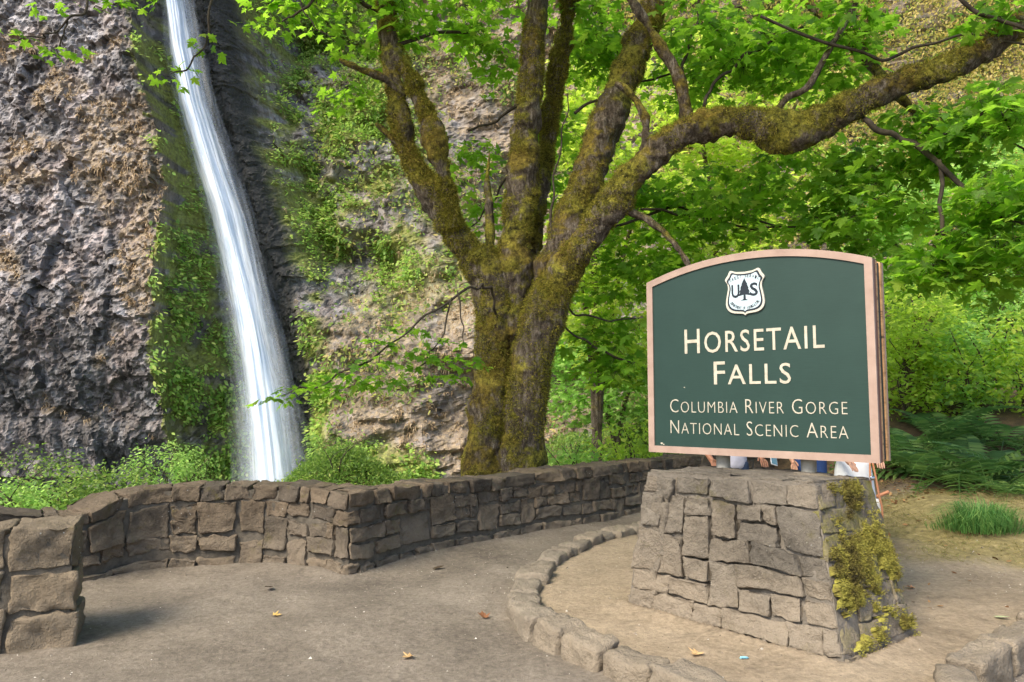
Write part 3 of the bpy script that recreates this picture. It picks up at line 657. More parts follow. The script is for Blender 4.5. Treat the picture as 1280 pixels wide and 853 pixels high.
# --- battered plinth
PL_Z = 1.05
PT = [onz(810, 591, PL_Z)[:2], onz(1019, 606, PL_Z)[:2], onz(1086, 598, PL_Z)[:2]]; PT.append(PT[0] + PT[2] - PT[1])
PLB = [np.array([*q, 0.05]) for q in PL_B]; PLT = [np.array([*q, PL_Z]) for q in PT]
def build_plinth():
    cen = (sum(PLB) / 4); root = tag(empty('sign_plinth', (cen[0], cen[1], 0)), 'battered stone plinth under the sign with yellow green moss on one side', 'plinth')
    rng = random.Random(12)
    def face(A, B, Cc, D, ncol, nrow, seed, mat, dep=.13, wch=(2, 2, 3, 3, 4), hch=(1, 1, 2), skip_top=False):
        A, B, Cc, D = map(np.asarray, (A, B, Cc, D)); nrm = np.cross(B - A, D - A); nrm /= np.linalg.norm(nrm); rg = random.Random(seed)
        for j, i, a, b in pack(ncol, nrow, rg, wch, hch):
            u0, u1, v0, v1 = j / ncol, (j + a) / ncol, i / nrow, (i + b) / nrow; um, vm = (u0 + u1) / 2, (v0 + v1) / 2
            wd = np.linalg.norm((B - A) * (1 - vm) + (Cc - D) * vm) * (u1 - u0) / 2; hg = np.linalg.norm((D - A) * (1 - um) + (Cc - B) * um) * (v1 - v0) / 2
            V, F = stone_local((wd - .003, hg - .003, dep), seed * 50 + j * 7 + i * 91, 10, .010, .017, .14)
            u = um + V[:, 0] / wd * (u1 - u0) / 2; v = vm + V[:, 1] / hg * (v1 - v0) / 2
            q = np.column_stack([u * 3.2, v * 3.2, np.full(len(u), seed)]); u = u + .018 * vnoise(q, 3) * np.minimum(1, 8 * np.minimum(u, 1 - u)).clip(0); v = v + .022 * vnoise(q + 9, 4) * np.minimum(1, 8 * np.minimum(v, 1 - v)).clip(0)
            u, v = u[:, None], v[:, None]; S = A * (1 - u) * (1 - v) + B * u * (1 - v) + Cc * u * v + D * (1 - u) * v
            place_stone(root, S + nrm * (V[:, 2] - dep + .016 + rg.uniform(-.004, .012))[:, None], F, mat)
    lo = [p - [0, 0, .12] for p in PLB]; m = MAT['plinth_stone']
    face(lo[0], lo[1], PLT[1], PLT[0], 14, 8, 21, m); face(lo[1], lo[2], PLT[2], PLT[1], 7, 7, 22, MAT['mossy_stone']); face(lo[2], lo[3], PLT[3], PLT[2], 12, 6, 23, m); face(lo[3], lo[0], PLT[0], PLT[3], 6, 6, 24, m)
    up = [p + [0, 0, .0] for p in PLT]; face(up[0], up[1], up[2], up[3], 6, 3, 25, m, .08)
    c0, c1 = sum(lo) / 4, sum(PLT) / 4; I = [c0 + (p - c0) * [.998, .998, 1] for p in lo] + [c1 + (p - c1) * [1.0, 1.0, 1] + [0, 0, .004] for p in PLT]
    F = [(0, 1, 5, 4), (1, 2, 6, 5), (2, 3, 7, 6), (3, 0, 4, 7), (4, 5, 6, 7)]
    part('mortar', mesh_np('mortar', np.array(I), F), MAT['plinth_mortar'], root)
    # moss cushions on the right-hand face
    A, B, Cc, D = PLB[1], PLB[2], PLT[2], PLT[1]; nrm = np.cross(B - A, D - A); nrm /= np.linalg.norm(nrm); r = np.random.default_rng(3)
    nu, nv = 60, 110; U, Vv = np.meshgrid(np.linspace(.02, .98, nu), np.linspace(.02, .99, nv), indexing='ij'); u, v = U.ravel()[:, None], Vv.ravel()[:, None]
    S = A * (1 - u) * (1 - v) + B * u * (1 - v) + Cc * u * v + D * (1 - u) * v
    mk = fbm(S * 7.5, 5, 31, .65) * 1.7 + .55 * np.exp(-((Vv.ravel() - .86) / .18) ** 2 - ((U.ravel() - .35) / .35) ** 2) + .75 * np.exp(-((Vv.ravel() - .55) / .16) ** 2 - ((U.ravel() - .6) / .4) ** 2) + .42 * np.exp(-((Vv.ravel() - .28) / .15) ** 2 - ((U.ravel() - .6) / .3) ** 2) - .48
    mk = np.minimum(mk, 3 * np.minimum(Vv.ravel() - .06, 1)); hgt = np.clip(mk, 0, .5) * .016 + np.where(mk > .03, .020, -.02) + np.where(mk > 0, fbm(S * 26, 3, 33) * .018, 0)
    W = S + nrm * hgt[:, None] + np.column_stack([0 * mk, 0 * mk, -np.clip(mk, 0, .5) * .05]); i, j = np.meshgrid(np.arange(nu - 1), np.arange(nv - 1), indexing='ij')
    F = np.stack([i * nv + j, (i + 1) * nv + j, (i + 1) * nv + j + 1, i * nv + j + 1], -1).reshape(-1, 4); keep = (mk[F] > .03).any(1); F = F[keep]
    k = np.where(mk + r.normal(0, .07, len(mk)) > 0.0)[0]; k = np.repeat(k, 9); n = len(k); base = S[k] + nrm * np.maximum(hgt[k], .020)[:, None] + r.normal(0, .010, (n, 3)); d = nrm + r.normal(0, .75, (n, 3)) + [0, 0, -.25]; d /= np.linalg.norm(d, axis=1)[:, None]
    ln = r.uniform(.006, .018, n)[:, None]; sd_ = np.cross(d, r.normal(0, 1, (n, 3))); sd_ /= np.linalg.norm(sd_, axis=1)[:, None]
    T = np.stack([base - sd_ * .0032, base + sd_ * .0032, base + d * ln], 1).reshape(-1, 3); Bg = Bag(); Bg.add(W, F); Bg.add(T, np.arange(n * 3).reshape(-1, 3))
    mm = M('plinth_moss').rough(.95); nn = mm.math('ADD', mm.math('MULTIPLY', mm.noise(13, 5, .7), .5), mm.math('MULTIPLY', mm.noise(3.5, 4, .7), .52)); mm.color(mm.ramp(nn, [(.36, (.035, .028, .012)), (.46, (.12, .10, .022)), (.56, (.27, .25, .045)), (.74, (.42, .38, .11))])); mm.bump(mm.noise(90, 3, .7), .01, .8)
    tag(part('moss', Bg.mesh('moss'), mm.m, root), kind='stuff')
build_plinth()

# ------------------------------------------------------------------ sign
def build_sign():
    zb = 1.17; PR, PLf = onz(1100, 579.5, zb), onz(811, 565, zb); u = PR - PLf; W = np.linalg.norm(u); ang = math.atan2(u[1], u[0])
    H = at(1096, 322, PR[1])[2] - zb; RISE = .155; BW = .054
    mid = (PR + PLf) / 2; root = empty('national_forest_sign', mid); root.rotation_euler = (0, 0, ang)
    tag(root, 'dark green arched wooden sign with cream lettering on the stone plinth', 'sign')
    # local: x along the face, y into the sign (away from the viewer), z up
    def arch(inset, n=40):
        hw = W / 2 - inset; xs = np.linspace(hw, -hw, n); R = ((W / 2) ** 2 + RISE ** 2) / (2 * RISE); zc = H + RISE - R
        return [(-hw, inset), (hw, inset)] + [(x, zc + math.sqrt((R - inset) ** 2 - x * x)) for x in xs]
    def slab(outline, y0, y1):
        n = len(outline); V = [(x, y0, z) for x, z in outline] + [(x, y1, z) for x, z in outline]; bm = bmesh.new()
        vs = [bm.verts.new(v) for v in V]; bm.faces.new(vs[:n]); bm.faces.new(vs[n:][::-1])
        for k in range(n): bm.faces.new((vs[k], vs[n + k], vs[n + (k + 1) % n], vs[(k + 1) % n]))
        me = bpy.data.meshes.new('slab'); bm.normal_update(); bmesh.ops.recalc_face_normals(bm, faces=bm.faces); bm.to_mesh(me); bm.free(); return me
    def ringslab(o1, o2, y0, y1):
        n = len(o1); V = [(x, y0, z) for x, z in o1] + [(x, y0, z) for x, z in o2] + [(x, y1, z) for x, z in o1] + [(x, y1, z) for x, z in o2]; F = []
        for k in range(n):
            q = (k + 1) % n; F += [(k, q, n + q, n + k), (k, 2 * n + k, 2 * n + q, q), (n + k, n + q, 3 * n + q, 3 * n + k), (2 * n + k, 3 * n + k, 3 * n + q, 2 * n + q)]
        return mesh_np('ring', V, F)
    gm = M('sign_green').rough(.55); gn = gm.noise(3, 5, .6, gm.co(False)); grain = gm.noise(4, 5, .6, gm.co(False), (2, 1, 40))
    gm.color(gm.mix(gm.math('MULTIPLY', grain, .5), gm.ramp(gn, [(.3, (.007, .026, .020)), (.7, (.011, .034, .027))]), (.022, .055, .044))); gm.bump(grain, .002, .25)
    def paint(name, a, b, scale=6):
        q = M(name).rough(.6); co = q.co(False); f = q.noise(scale, 5, .65, co); q.color(q.ramp(f, [(.3, a), (.7, b)])); q.bump(q.noise(40, 4, .6, co), .002, .3); return q.m
    pink = paint('frame_paint', (.27, .185, .145), (.36, .26, .21)); red = paint('frame_edge', (.13, .050, .032), (.22, .09, .055)); cream = paint('letter_paint', (.34, .31, .24), (.50, .46, .37), 20)
    wood = M('bare_edge').rough(.7); wco = wood.co(False); wf = wood.noise(7, 5, .75, wco, (1, 1, 4)); wood.color(wood.ramp(wf, [(.33, (.07, .045, .025)), (.43, (.46, .25, .11)), (.7, (.66, .40, .19))]))
    dark = paint('core_green', (.006, .018, .015), (.012, .03, .026))
    b = obj('front_board', slab(arch(BW - .006), .012, .040), gm.m, root)
    f = obj('front_frame', ringslab(arch(0), arch(BW), 0, .03), pink, root)
    obj('frame_edge', slab(arch(.001), .031, .085), red, root); obj('board_edge', slab(arch(.003), .086, .135), wood.m, root)
    obj('core', slab(arch(.012), .136, .225), dark, root); bb = obj('back_board', slab(arch(.002), .226, .27), wood.m, root)
    obj('back_frame', ringslab(arch(0), arch(BW), .271, .30), pink, root); obj('back_panel', slab(arch(BW - .006), .272, .285), gm.m, root)
    pm = M('post').rough(.7); pm.color(pm.ramp(pm.noise(12), [(.3, (.22, .215, .19)), (.7, (.36, .35, .31))]))
    for fx in (.33, .705):
        V, F = tube([(0, 0, -.22), (0, 0, .16)], [.055, .055], 20, .1); o = obj('post', mesh_np('post', V, F, True), pm.m, root); o.location = ((fx - .5) * W, .15, 0)
    # lettering
    def text(body, zc, cap, width, small=.8, depth=.0025, weight=.0, name='lettering', y=.0105, mat=cream, xc=0., bar=None):
        cu = bpy.data.curves.new('t', 'FONT'); cu.body = body; cu.small_caps_scale = small; cu.align_x = 'LEFT'; cu.extrude = depth; cu.offset = weight; cu.size = 1.0; cu.resolution_u = 3; cu.space_character = 1.12
        for k, ch in enumerate(body): cu.body_format[k].use_small_caps = ch.islower()
        to = bpy.data.objects.new('t', cu); C.objects.link(to); dg = bpy.context.evaluated_depsgraph_get(); dg.update(); me = bpy.data.meshes.new_from_object(to.evaluated_get(dg)); bpy.data.objects.remove(to)
        co = np.zeros(len(me.vertices) * 3, np.float32); me.vertices.foreach_get('co', co); co = co.reshape(-1, 3); mn, mx = co.min(0), co.max(0)
        s = (cap / (mx[1] - mn[1])); sx = width / (mx[0] - mn[0]) if width else s
        out = np.column_stack([(co[:, 0] - (mn[0] + mx[0]) / 2) * sx + xc, -co[:, 2] * s * 0 - np.where(co[:, 2] > 0, depth, -depth * 3), (co[:, 1] - mn[1]) * s])
        me.vertices.foreach_set('co', out.astype(np.float32).ravel()); me.materials.clear(); me.update(); o = obj(name, me, mat, root); o.location = (0, y, zc); return o
    def letters(*a, **k):
        o = text(*a, **k); me = o.data; n = len(me.vertices); lab = list(range(n))
        def find(q):
            while lab[q] != q: lab[q] = lab[lab[q]]; q = lab[q]
            return q
        for e in me.edges: lab[find(e.vertices[0])] = find(e.vertices[1])
        polys = {}
        for p in me.polygons: polys.setdefault(find(p.vertices[0]), []).append(list(p.vertices))
        co = [v.co.copy() for v in me.vertices]; loc = o.location.copy(); bpy.data.objects.remove(o)
        for fs in polys.values():
            ids = sorted({v for f in fs for v in f}); ix = {v: q for q, v in enumerate(ids)}; m2 = bpy.data.meshes.new('letter'); m2.from_pydata([co[v] for v in ids], [], [[ix[v] for v in f] for f in fs]); m2.materials.append(k.get('mat', cream)); obj('letter', m2, None, root).location = loc
    letters('Horsetail', .566 * H, .140 * H, .618 * W, .84, weight=.002); letters('Falls', .388 * H, .128 * H, .34 * W, .84, weight=.002)
    letters('Columbia River Gorge', .232 * H, .076 * H, .775 * W, .82, weight=-.014); letters('National Scenic Area', .112 * H, .076 * H, .775 * W, .82, weight=-.014)
    for cx, cz, cs in ((-.435, .052, .011), (-.425, .047, .007), (-.315, .375, .006)):
        cv = [(cx * W + cs * math.cos(a) * (1 + .4 * math.sin(3 * a)), cz * H + cs * .7 * math.sin(a)) for a in np.linspace(0, 2 * math.pi, 9)[:-1]]; obj('paint_chip', slab(cv, .0108, .0135), cream, root)
    # shield
    sh = [(0, .0), (-.06, .035), (-.28, .06), (-.40, .12), (-.455, .22), (-.45, .34), (-.42, .48), (-.40, .58), (-.42, .68), (-.47, .76), (-.40, .85), (-.34, .94), (-.20, .905), (0, .89)]
    half = catmull(np.array(sh), 14 * 3 + 1)
    def shield(k):
        L = [((x) * k, .47 + (z - .47) * k) for x, z in half]; return L + [(-x, z) for x, z in L[-2:0:-1]]
    SW, SH, Z0, X0 = .178 * W / .94, .268 * H, .762 * H, -.016 * W
    ink = paint('shield_ink', (.006, .012, .020), (.012, .022, .032)); ice = paint('shield_face', (.38, .48, .53), (.47, .57, .61)); rim = paint('shield_rim', (.42, .40, .34), (.52, .49, .42))
    def sslab(k, y0, y1, nm, mt, par): o = obj(nm, slab([(x * SW, (z - .0) * SH) for x, z in shield(k)], y0, y1), mt, par); return o
    se = sslab(1.0, 0, .018, 'shield', rim, root); se.location = (X0, -.004, Z0)
    sslab(.90, -.0015, .004, 'outline', ink, se); sslab(.82, -.003, .003, 'field', ice, se)
    def ptext(ch, x, z, cap, wd, rot=0, wt=.02, nm='letter'):
        o = text(ch, 0, cap, wd, 1, depth=.0008, weight=wt, name=nm, y=0, mat=ink); o.parent = se; o.location = (x * SW, -.0042, z * SH); o.rotation_euler = (0, rot, 0); return o
    ptext('U', -.215, .37, .27 * SH, .19 * SW); ptext('S', .22, .38, .27 * SH, .19 * SW)
    tr = [(-.03, .33), (-.09, .305), (.09, .305), (.03, .33), (.022, .42), (.15, .40), (.10, .47), (.125, .475), (.085, .55), (.10, .555), (.06, .63), (.07, .635), (.02, .73), (0, .77)]
    tl = tr[:]; pts = [(-.022, .42), (-.03, .33), (-.09, .305), (.09, .305), (.03, .33), (.022, .42), (.15, .40), (.10, .47), (.125, .475), (.085, .55), (.10, .555), (.06, .63), (.07, .635), (.02, .72), (0, .77), (-.02, .72), (-.07, .635), (-.06, .63), (-.10, .555), (-.085, .55), (-.125, .475), (-.10, .47), (-.15, .40)]
    obj('pine_emblem', slab([(x * SW, z * SH) for x, z in pts], -.0048, -.0025), ink, se)
    for k, ch in enumerate('FOREST SERVICE'):
        if ch == ' ': continue
        a = (k - 6.5) * .058; ptext(ch, a, .775 + .10 * (abs(a) / .38) ** 2 * -1, .062 * SH, .040 * SW, a * 1.2, .0)
    for k, ch in enumerate('DEPARTMENT OF AGRICULTURE'):
        if ch == ' ': continue
        t = (k - 12) / 12; a = t * 1.15; x = .375 * math.sin(a); z = .36 - .24 * math.cos(a); ptext(ch, x, z, .055 * SH, .028 * SW, -a * 1.0, .0)
build_sign()

# ------------------------------------------------------------------ the big maple
def bark_mat(name, moss_lo=.45, moss_hi=.53):
    m = M(name).rough(.95); p = m.co()
    v = m.noise(6, 6, .75, p, (3.2, 3.2, .7)); bark = m.ramp(v, [(.32, (.035, .025, .017)), (.50, (.14, .105, .072)), (.66, (.36, .30, .235))])
    mz = m.noise(1.7, 6, .7, p); up = m.n('SeparateXYZ'); m.l(m.n('NewGeometry').outputs['Normal'], up.inputs[0])
    f = m.math('ADD', mz, m.math('MULTIPLY', up.outputs['Z'], .10)); mk = m.ramp(f, [(moss_lo, 0.0), (moss_hi, 1.0)])
    mn = m.math('ADD', m.math('MULTIPLY', m.noise(14, 6, .75, p), .6), m.math('MULTIPLY', m.noise(4.2, 4, .7, p), .4)); mc = m.ramp(mn, [(.38, (.018, .016, .005)), (.46, (.12, .11, .016)), (.54, (.31, .28, .035)), (.66, (.52, .45, .08))])
    gold = m.ramp(m.noise(1.1, 3, .6, p), [(.42, 0.0), (.56, 1.0)]); mc = m.mix(m.math('MULTIPLY', gold, .6), mc, m.ramp(mn, [(.36, (.035, .018, .005)), (.52, (.20, .115, .022)), (.68, (.42, .25, .05))]))
    cc = m.mix(mk, bark, mc); spk = m.ramp(m.noise(34, 5, .85, p), [(.36, .35), (.50, 1.0), (.66, 1.45)]); m.color(m.mix(.85, cc, m.mix(1, cc, spk, 'MULTIPLY')))
    b = m.bump(m.math('ADD', v, m.math('MULTIPLY', mn, .8)), .09, 1.0); m.bump(m.noise(60, 4, .75, p), .02, .9, b); return m.m
MAT['bark'] = bark_mat('mossy_bark'); MAT['bark2'] = bark_mat('thin_bark', .52, .70)
tw = M('twig').rough(.9); tw.color(tw.ramp(tw.noise(9, 4, .7), [(.3, (.022, .017, .012)), (.7, (.085, .066, .045))])); MAT['twig'] = tw.m
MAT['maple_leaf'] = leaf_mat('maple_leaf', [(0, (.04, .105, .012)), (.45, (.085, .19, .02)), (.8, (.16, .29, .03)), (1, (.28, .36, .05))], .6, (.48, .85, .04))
MAT['sun_tinted_leaf'] = leaf_mat('sun_tinted_leaf', [(0, (.13, .23, .03)), (.5, (.24, .37, .05)), (.85, (.36, .48, .08)), (1, (.52, .52, .12))], .62, (.80, .95, .12))  # leaf green lightened and yellowed: sunlight on the background foliage, put into the colour
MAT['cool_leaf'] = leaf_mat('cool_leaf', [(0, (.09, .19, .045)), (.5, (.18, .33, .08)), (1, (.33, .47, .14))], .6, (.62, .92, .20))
MAT['fern'] = leaf_mat('fern_leaf', [(0, (.03, .075, .022)), (.6, (.085, .17, .045)), (1, (.20, .29, .08))], .35, (.2, .4, .08))

MAT['pool_leaf'] = leaf_mat('pool_leaf', [(0, (.04, .08, .018)), (.5, (.10, .18, .035)), (.85, (.19, .28, .06)), (1, (.32, .36, .09))], .45, (.40, .65, .10))
TY = 10.3
def build_maple():
    root = tag(empty('maple_tree', (at(632, 590, TY)[0], TY, -.3)), 'large mossy maple with several thick stems rising behind the low wall', 'tree')
    K = FPX
    def stem(pts, name, ns=26, step=.035, noise=.05, lump=.09, mat='bark', seed=0, cut=None):
        P = [at(a, b, y) for a, b, y, wd in pts]; R = [wd * .69 * y / K / 2 for a, b, y, wd in pts]
        V, F = tube(P, R, ns, step, noise, 4.5, seed, True, lump); part(name, mesh_np(name, V, F, True), MAT[mat], root); return V, F
    # boles
    allV = []
    Bt = Bag()
    for pts, sd_ in (([(606, 690, 10.3, 92), (608, 600, 10.3, 74), (612, 520, 10.3, 64), (616, 450, 10.3, 62), (618, 390, 10.3, 62), (612, 345, 10.3, 56), (596, 318, 10.28, 48)], 1),
                     ([(662, 690, 10.15, 98), (652, 600, 10.15, 78), (656, 520, 10.15, 68), (666, 450, 10.1, 66), (680, 395, 10.05, 62), (700, 350, 10.0, 58), (722, 310, 9.95, 54)], 2),
                     ([(634, 690, 10.5, 90), (630, 590, 10.5, 80), (636, 500, 10.5, 76), (642, 430, 10.5, 74), (646, 370, 10.5, 66), (650, 320, 10.45, 58)], 3)):
        P = [at(a, b, y) for a, b, y, wd in pts]; R = [wd * .75 * y / K / 2 for a, b, y, wd in pts]; V, F = tube(P, R, 60, .03, .08, 3.4, sd_, True, .06); Bt.add(V, F); allV.append((V, F))
    part('trunk', Bt.mesh('trunk', True), MAT['bark'], root)
    S = []
    S.append(stem([(616, 365, 10.3, 56), (592, 325, 10.28, 46), (572, 293, 10.25, 44), (545, 255, 10.2, 40), (524, 220, 10.2, 36), (506, 180, 10.2, 33), (496, 130, 10.2, 33), (488, 70, 10.2, 31), (482, 10, 10.2, 30), (476, -60, 10.2, 28), (462, -160, 10.2, 22)], 'stem', seed=11))
    S.append(stem([(570, 285, 10.1, 24), (560, 245, 10.05, 26), (551, 205, 10.0, 26), (543, 165, 10.0, 25), (528, 128, 10.02, 24), (508, 92, 10.1, 22), (495, 60, 10.18, 16)], 'branch', 20, seed=12))
    S.append(stem([(640, 420, 10.35, 64), (641, 360, 10.3, 56), (645, 300, 10.3, 52), (651, 240, 10.3, 50), (657, 180, 10.3, 47), (662, 120, 10.3, 43), (667, 60, 10.3, 38), (671, 0, 10.3, 34), (676, -90, 10.3, 30), (680, -200, 10.3, 22)], 'stem', 30, seed=13))
    S.append(stem([(655, 370, 10.7, 30), (668, 300, 10.75, 28), (680, 220, 10.8, 27), (688, 160, 10.8, 25), (697, 90, 10.8, 23), (710, 20, 10.8, 21), (722, -60, 10.8, 18)], 'stem', 18, seed=14))
    S.append(stem([(668, 430, 10.2, 62), (690, 350, 10.2, 60), (712, 290, 10.2, 58), (735, 225, 10.25, 58), (757, 160, 10.3, 56), (785, 85, 10.3, 52), (815, 20, 10.3, 48), (848, -60, 10.3, 44), (880, -160, 10.3, 34)], 'stem', 32, seed=15))
    S.append(stem([(680, 400, 10.0, 56), (704, 350, 9.95, 52), (735, 300, 9.85, 48), (768, 250, 9.75, 45), (802, 208, 9.6, 44), (845, 172, 9.5, 44), (895, 152, 9.4, 47), (945, 156, 9.3, 54), (985, 168, 9.2, 60), (1030, 152, 9.1, 56), (1080, 124, 8.95, 46), (1140, 100, 8.8, 45), (1200, 78, 8.7, 42), (1260, 42, 8.6, 38), (1330, -10, 8.5, 34), (1420, -70, 8.4, 26)], 'limb', 36, seed=16, lump=.10))
    S.append(stem([(862, 170, 9.5, 22), (856, 130, 9.45, 20), (848, 98, 9.4, 20), (828, 62, 9.4, 19), (805, 25, 9.4, 17), (785, -10, 9.4, 16), (760, -70, 9.4, 12)], 'branch', 16, seed=17, lump=.03))
    S.append(stem([(970, 140, 9.2, 12), (985, 122, 9.1, 12), (1010, 108, 9.0, 12), (1035, 65, 9.0, 11), (1060, 22, 9.0, 10), (1085, -25, 9.0, 8)], 'branch', 10, noise=.008, lump=.01, mat='bark2', seed=18))
    S.append(stem([(985, -40, 9.9, 20), (1015, 5, 9.8, 20), (1050, 38, 9.7, 20), (1085, 75, 9.5, 19), (1125, 120, 9.2, 18), (1160, 160, 9.1, 15), (1185, 230, 9.1, 10)], 'branch', 14, seed=19, lump=.02))
    S.append(stem([(798, 210, 9.65, 15), (806, 180, 9.55, 14), (806, 150, 9.5, 15), (792, 122, 9.5, 13), (770, 104, 9.5, 11)], 'branch', 12, seed=20, lump=.02))
    S.append(stem([(505, 120, 10.15, 16), (478, 98, 10.0, 14), (450, 86, 9.95, 13), (425, 75, 9.9, 11)], 'branch', 12, seed=21, lump=.012))
    S.append(stem([(515, 205, 10.2, 12), (492, 175, 10.1, 10), (470, 155, 10.1, 7)], 'branch', 10, seed=22, lump=.01)) 
    S.append(stem([(612, 330, 10.25, 16), (612, 280, 10.3, 18), (611, 255, 10.3, 16), (609, 225, 10.3, 7), (612, 190, 10.3, 4)], 'branch', 12, seed=23, lump=.015))
    S.append(stem([(745, 268, 9.8, 13), (790, 266, 9.7, 13), (822, 284, 9.6, 12), (845, 308, 9.5, 11), (862, 335, 9.45, 9), (880, 380, 9.4, 6)], 'branch', 10, mat='bark2', seed=24, lump=.008))
    # thin dark branches and twigs
    T = [[(620, 392, 10.0, 4), (616, 366, 9.7, 4), (606, 356, 9.5, 4.2), (583, 362, 9.3, 4), (545, 388, 9.0, 3.6), (500, 425, 8.8, 3), (450, 455, 8.6, 3.5), (395, 480, 8.4, 2.5), (345, 495, 8.3, 1.5)],
         [(565, 372, 9.15, 3), (552, 420, 9.0, 2.5), (525, 460, 8.8, 2)], [(572, 366, 9.2, 2.5), (580, 410, 9.1, 2), (592, 448, 9.0, 1.5)], [(490, 432, 8.75, 2), (474, 452, 8.6, 1.5), (478, 480, 8.6, 1)],
         [(1075, 150, 9.0, 9), (1110, 168, 8.8, 9), (1150, 185, 8.6, 9), (1190, 225, 8.4, 8), (1235, 258, 8.2, 7), (1290, 278, 8.0, 6), (1380, 300, 7.9, 4)],
         [(1150, 185, 8.6, 5), (1200, 160, 8.5, 4.5), (1245, 140, 8.4, 4), (1270, 180, 8.3, 3), (1290, 190, 8.3, 2)], [(1172, 205, 8.5, 6), (1175, 260, 8.4, 6), (1180, 300, 8.4, 5), (1178, 330, 8.4, 3)],
         [(690, 300, 10.5, 6), (760, 285, 10.9, 5), (840, 262, 11.3, 4.5), (920, 270, 11.6, 4), (1000, 290, 11.9, 3), (1090, 300, 12.2, 2)], [(800, 262, 10.8, 4), (860, 268, 11, 4), (950, 285, 11, 3), (1040, 278, 11, 2)],
         [(880, 130, 9.6, 6), (900, 100, 9.7, 5), (950, 60, 9.8, 5), (1010, 30, 9.9, 3)], [(720, 140, 10.6, 5), (780, 110, 10.8, 4), (850, 90, 11, 3)], [(705, 330, 10.0, 5), (690, 270, 10.1, 4), (700, 190, 10.2, 3), (712, 120, 10.2, 2)],
         [(860, 150, 9.6, 6), (855, 90, 9.7, 5), (870, 20, 9.8, 4), (880, -40, 9.8, 3)], [(700, 400, 10.1, 4), (740, 430, 10.3, 3.5), (790, 455, 10.6, 3), (850, 470, 10.9, 2)], [(705, 380, 10.1, 3), (745, 400, 10.4, 3), (800, 400, 10.8, 2)],
         [(950, 20, 9.0, 5), (1090, 70, 8.9, 5), (1150, 60, 8.8, 5), (1215, 45, 8.6, 4), (1290, 60, 8.4, 3)], [(1150, -40, 8.4, 7), (1200, 0, 8.2, 7), (1245, 25, 8.1, 6), (1300, 45, 8.0, 5)],
         [(462, -60, 10.0, 12), (380, -90, 9.2, 10), (280, -60, 8.4, 8), (180, -70, 7.6, 7), (115, -40, 7.1, 5), (104, 5, 7.0, 4), (85, 30, 6.9, 3), (50, 48, 6.8, 2.5), (5, 52, 6.8, 2)], [(88, 28, 6.9, 3), (74, 48, 6.9, 2.5), (70, 72, 6.9, 1.5)],
         [(280, -60, 8.4, 5), (268, 0, 8.2, 4), (258, 50, 8.1, 3), (240, 80, 8.0, 2.5), (215, 95, 8.0, 1.5)], [(180, -70, 7.6, 3), (165, -20, 7.5, 3), (140, 5, 7.4, 2), (110, 8, 7.4, 1.5)], [(380, -90, 9.2, 5), (370, -20, 9.2, 3), (390, 30, 9.2, 2), (420, 50, 9.2, 1.5)],
         [(480, 20, 10.2, 8), (430, -10, 10, 6), (380, 10, 9.8, 4), (350, 25, 9.7, 2)], [(490, 60, 10.2, 6), (560, 40, 10.5, 5), (620, 60, 10.8, 3)], [(665, 120, 10.4, 6), (620, 150, 10.8, 4), (585, 165, 11, 3)], [(660, 190, 10.4, 5), (625, 235, 10.8, 3.5), (590, 285, 11, 2)]]
    B = Bag()
    for k, pts in enumerate(T):
        P = [at(a, b, y) for a, b, y, wd in pts]; P = list(catmull(np.array(P), len(P) * 3)); P = [p + RNG.normal(0, .022, 3) for p in P]; R = [wd * y / K / 2 for a, b, y, wd in pts]; R = np.interp(np.linspace(0, 1, len(P)), np.linspace(0, 1, len(R)), R) * .85; V, F = tube(P, R, 7, .06, .006, 6, 40 + k); part('branch', mesh_np('branch', V, F, True), MAT['twig'], root)
    # moss fuzz on boles and stems
    r = np.random.default_rng(77); tri = []
    for V, F in allV + S[:6]:
        a, b, c = V[F[:, 0]], V[F[:, 1]], V[F[:, 2]]; n = np.cross(b - a, c - a); ar = np.linalg.norm(n, axis=1); n = n / (ar[:, None] + 1e-12); cen = (a + b + c) / 3
        front = (n[:, 1] < .35); pr = ar * front; mkm = sstep(-.05, .25, fbm(cen * 2.3, 4, 5) + .08 + .15 * n[:, 2]); pr = pr * mkm; pr /= pr.sum(); num = int(min(22000, ar.sum() * 4200)); k = r.choice(len(F), num, p=pr)
        s = np.where(np.einsum('ij,ij->i', n[k], cen[k] - V.mean(0)) > 0, 1, 1)[:, None]; base = cen[k] + r.normal(0, .012, (num, 3)); d = n[k] * s + r.normal(0, .6, (num, 3)) + [0, 0, -.35]; d /= np.linalg.norm(d, axis=1)[:, None]
        sdv = np.cross(d, r.normal(0, 1, (num, 3))); sdv /= np.linalg.norm(sdv, axis=1)[:, None]; ln = r.uniform(.015, .055, num)[:, None]; tri.append(np.stack([base - sdv * .0045, base + sdv * .0045, base + d * ln], 1).reshape(-1, 3))
    T3 = np.vstack(tri); mf = leaf_mat('moss_fuzz', [(0, (.04, .038, .008)), (.45, (.16, .155, .022)), (.8, (.33, .30, .04)), (1, (.46, .34, .07))], .25, (.4, .35, .06), .95)
    tag(part('moss', mesh_np('moss', T3, np.arange(len(T3)).reshape(-1, 3)), mf, root), kind='stuff')
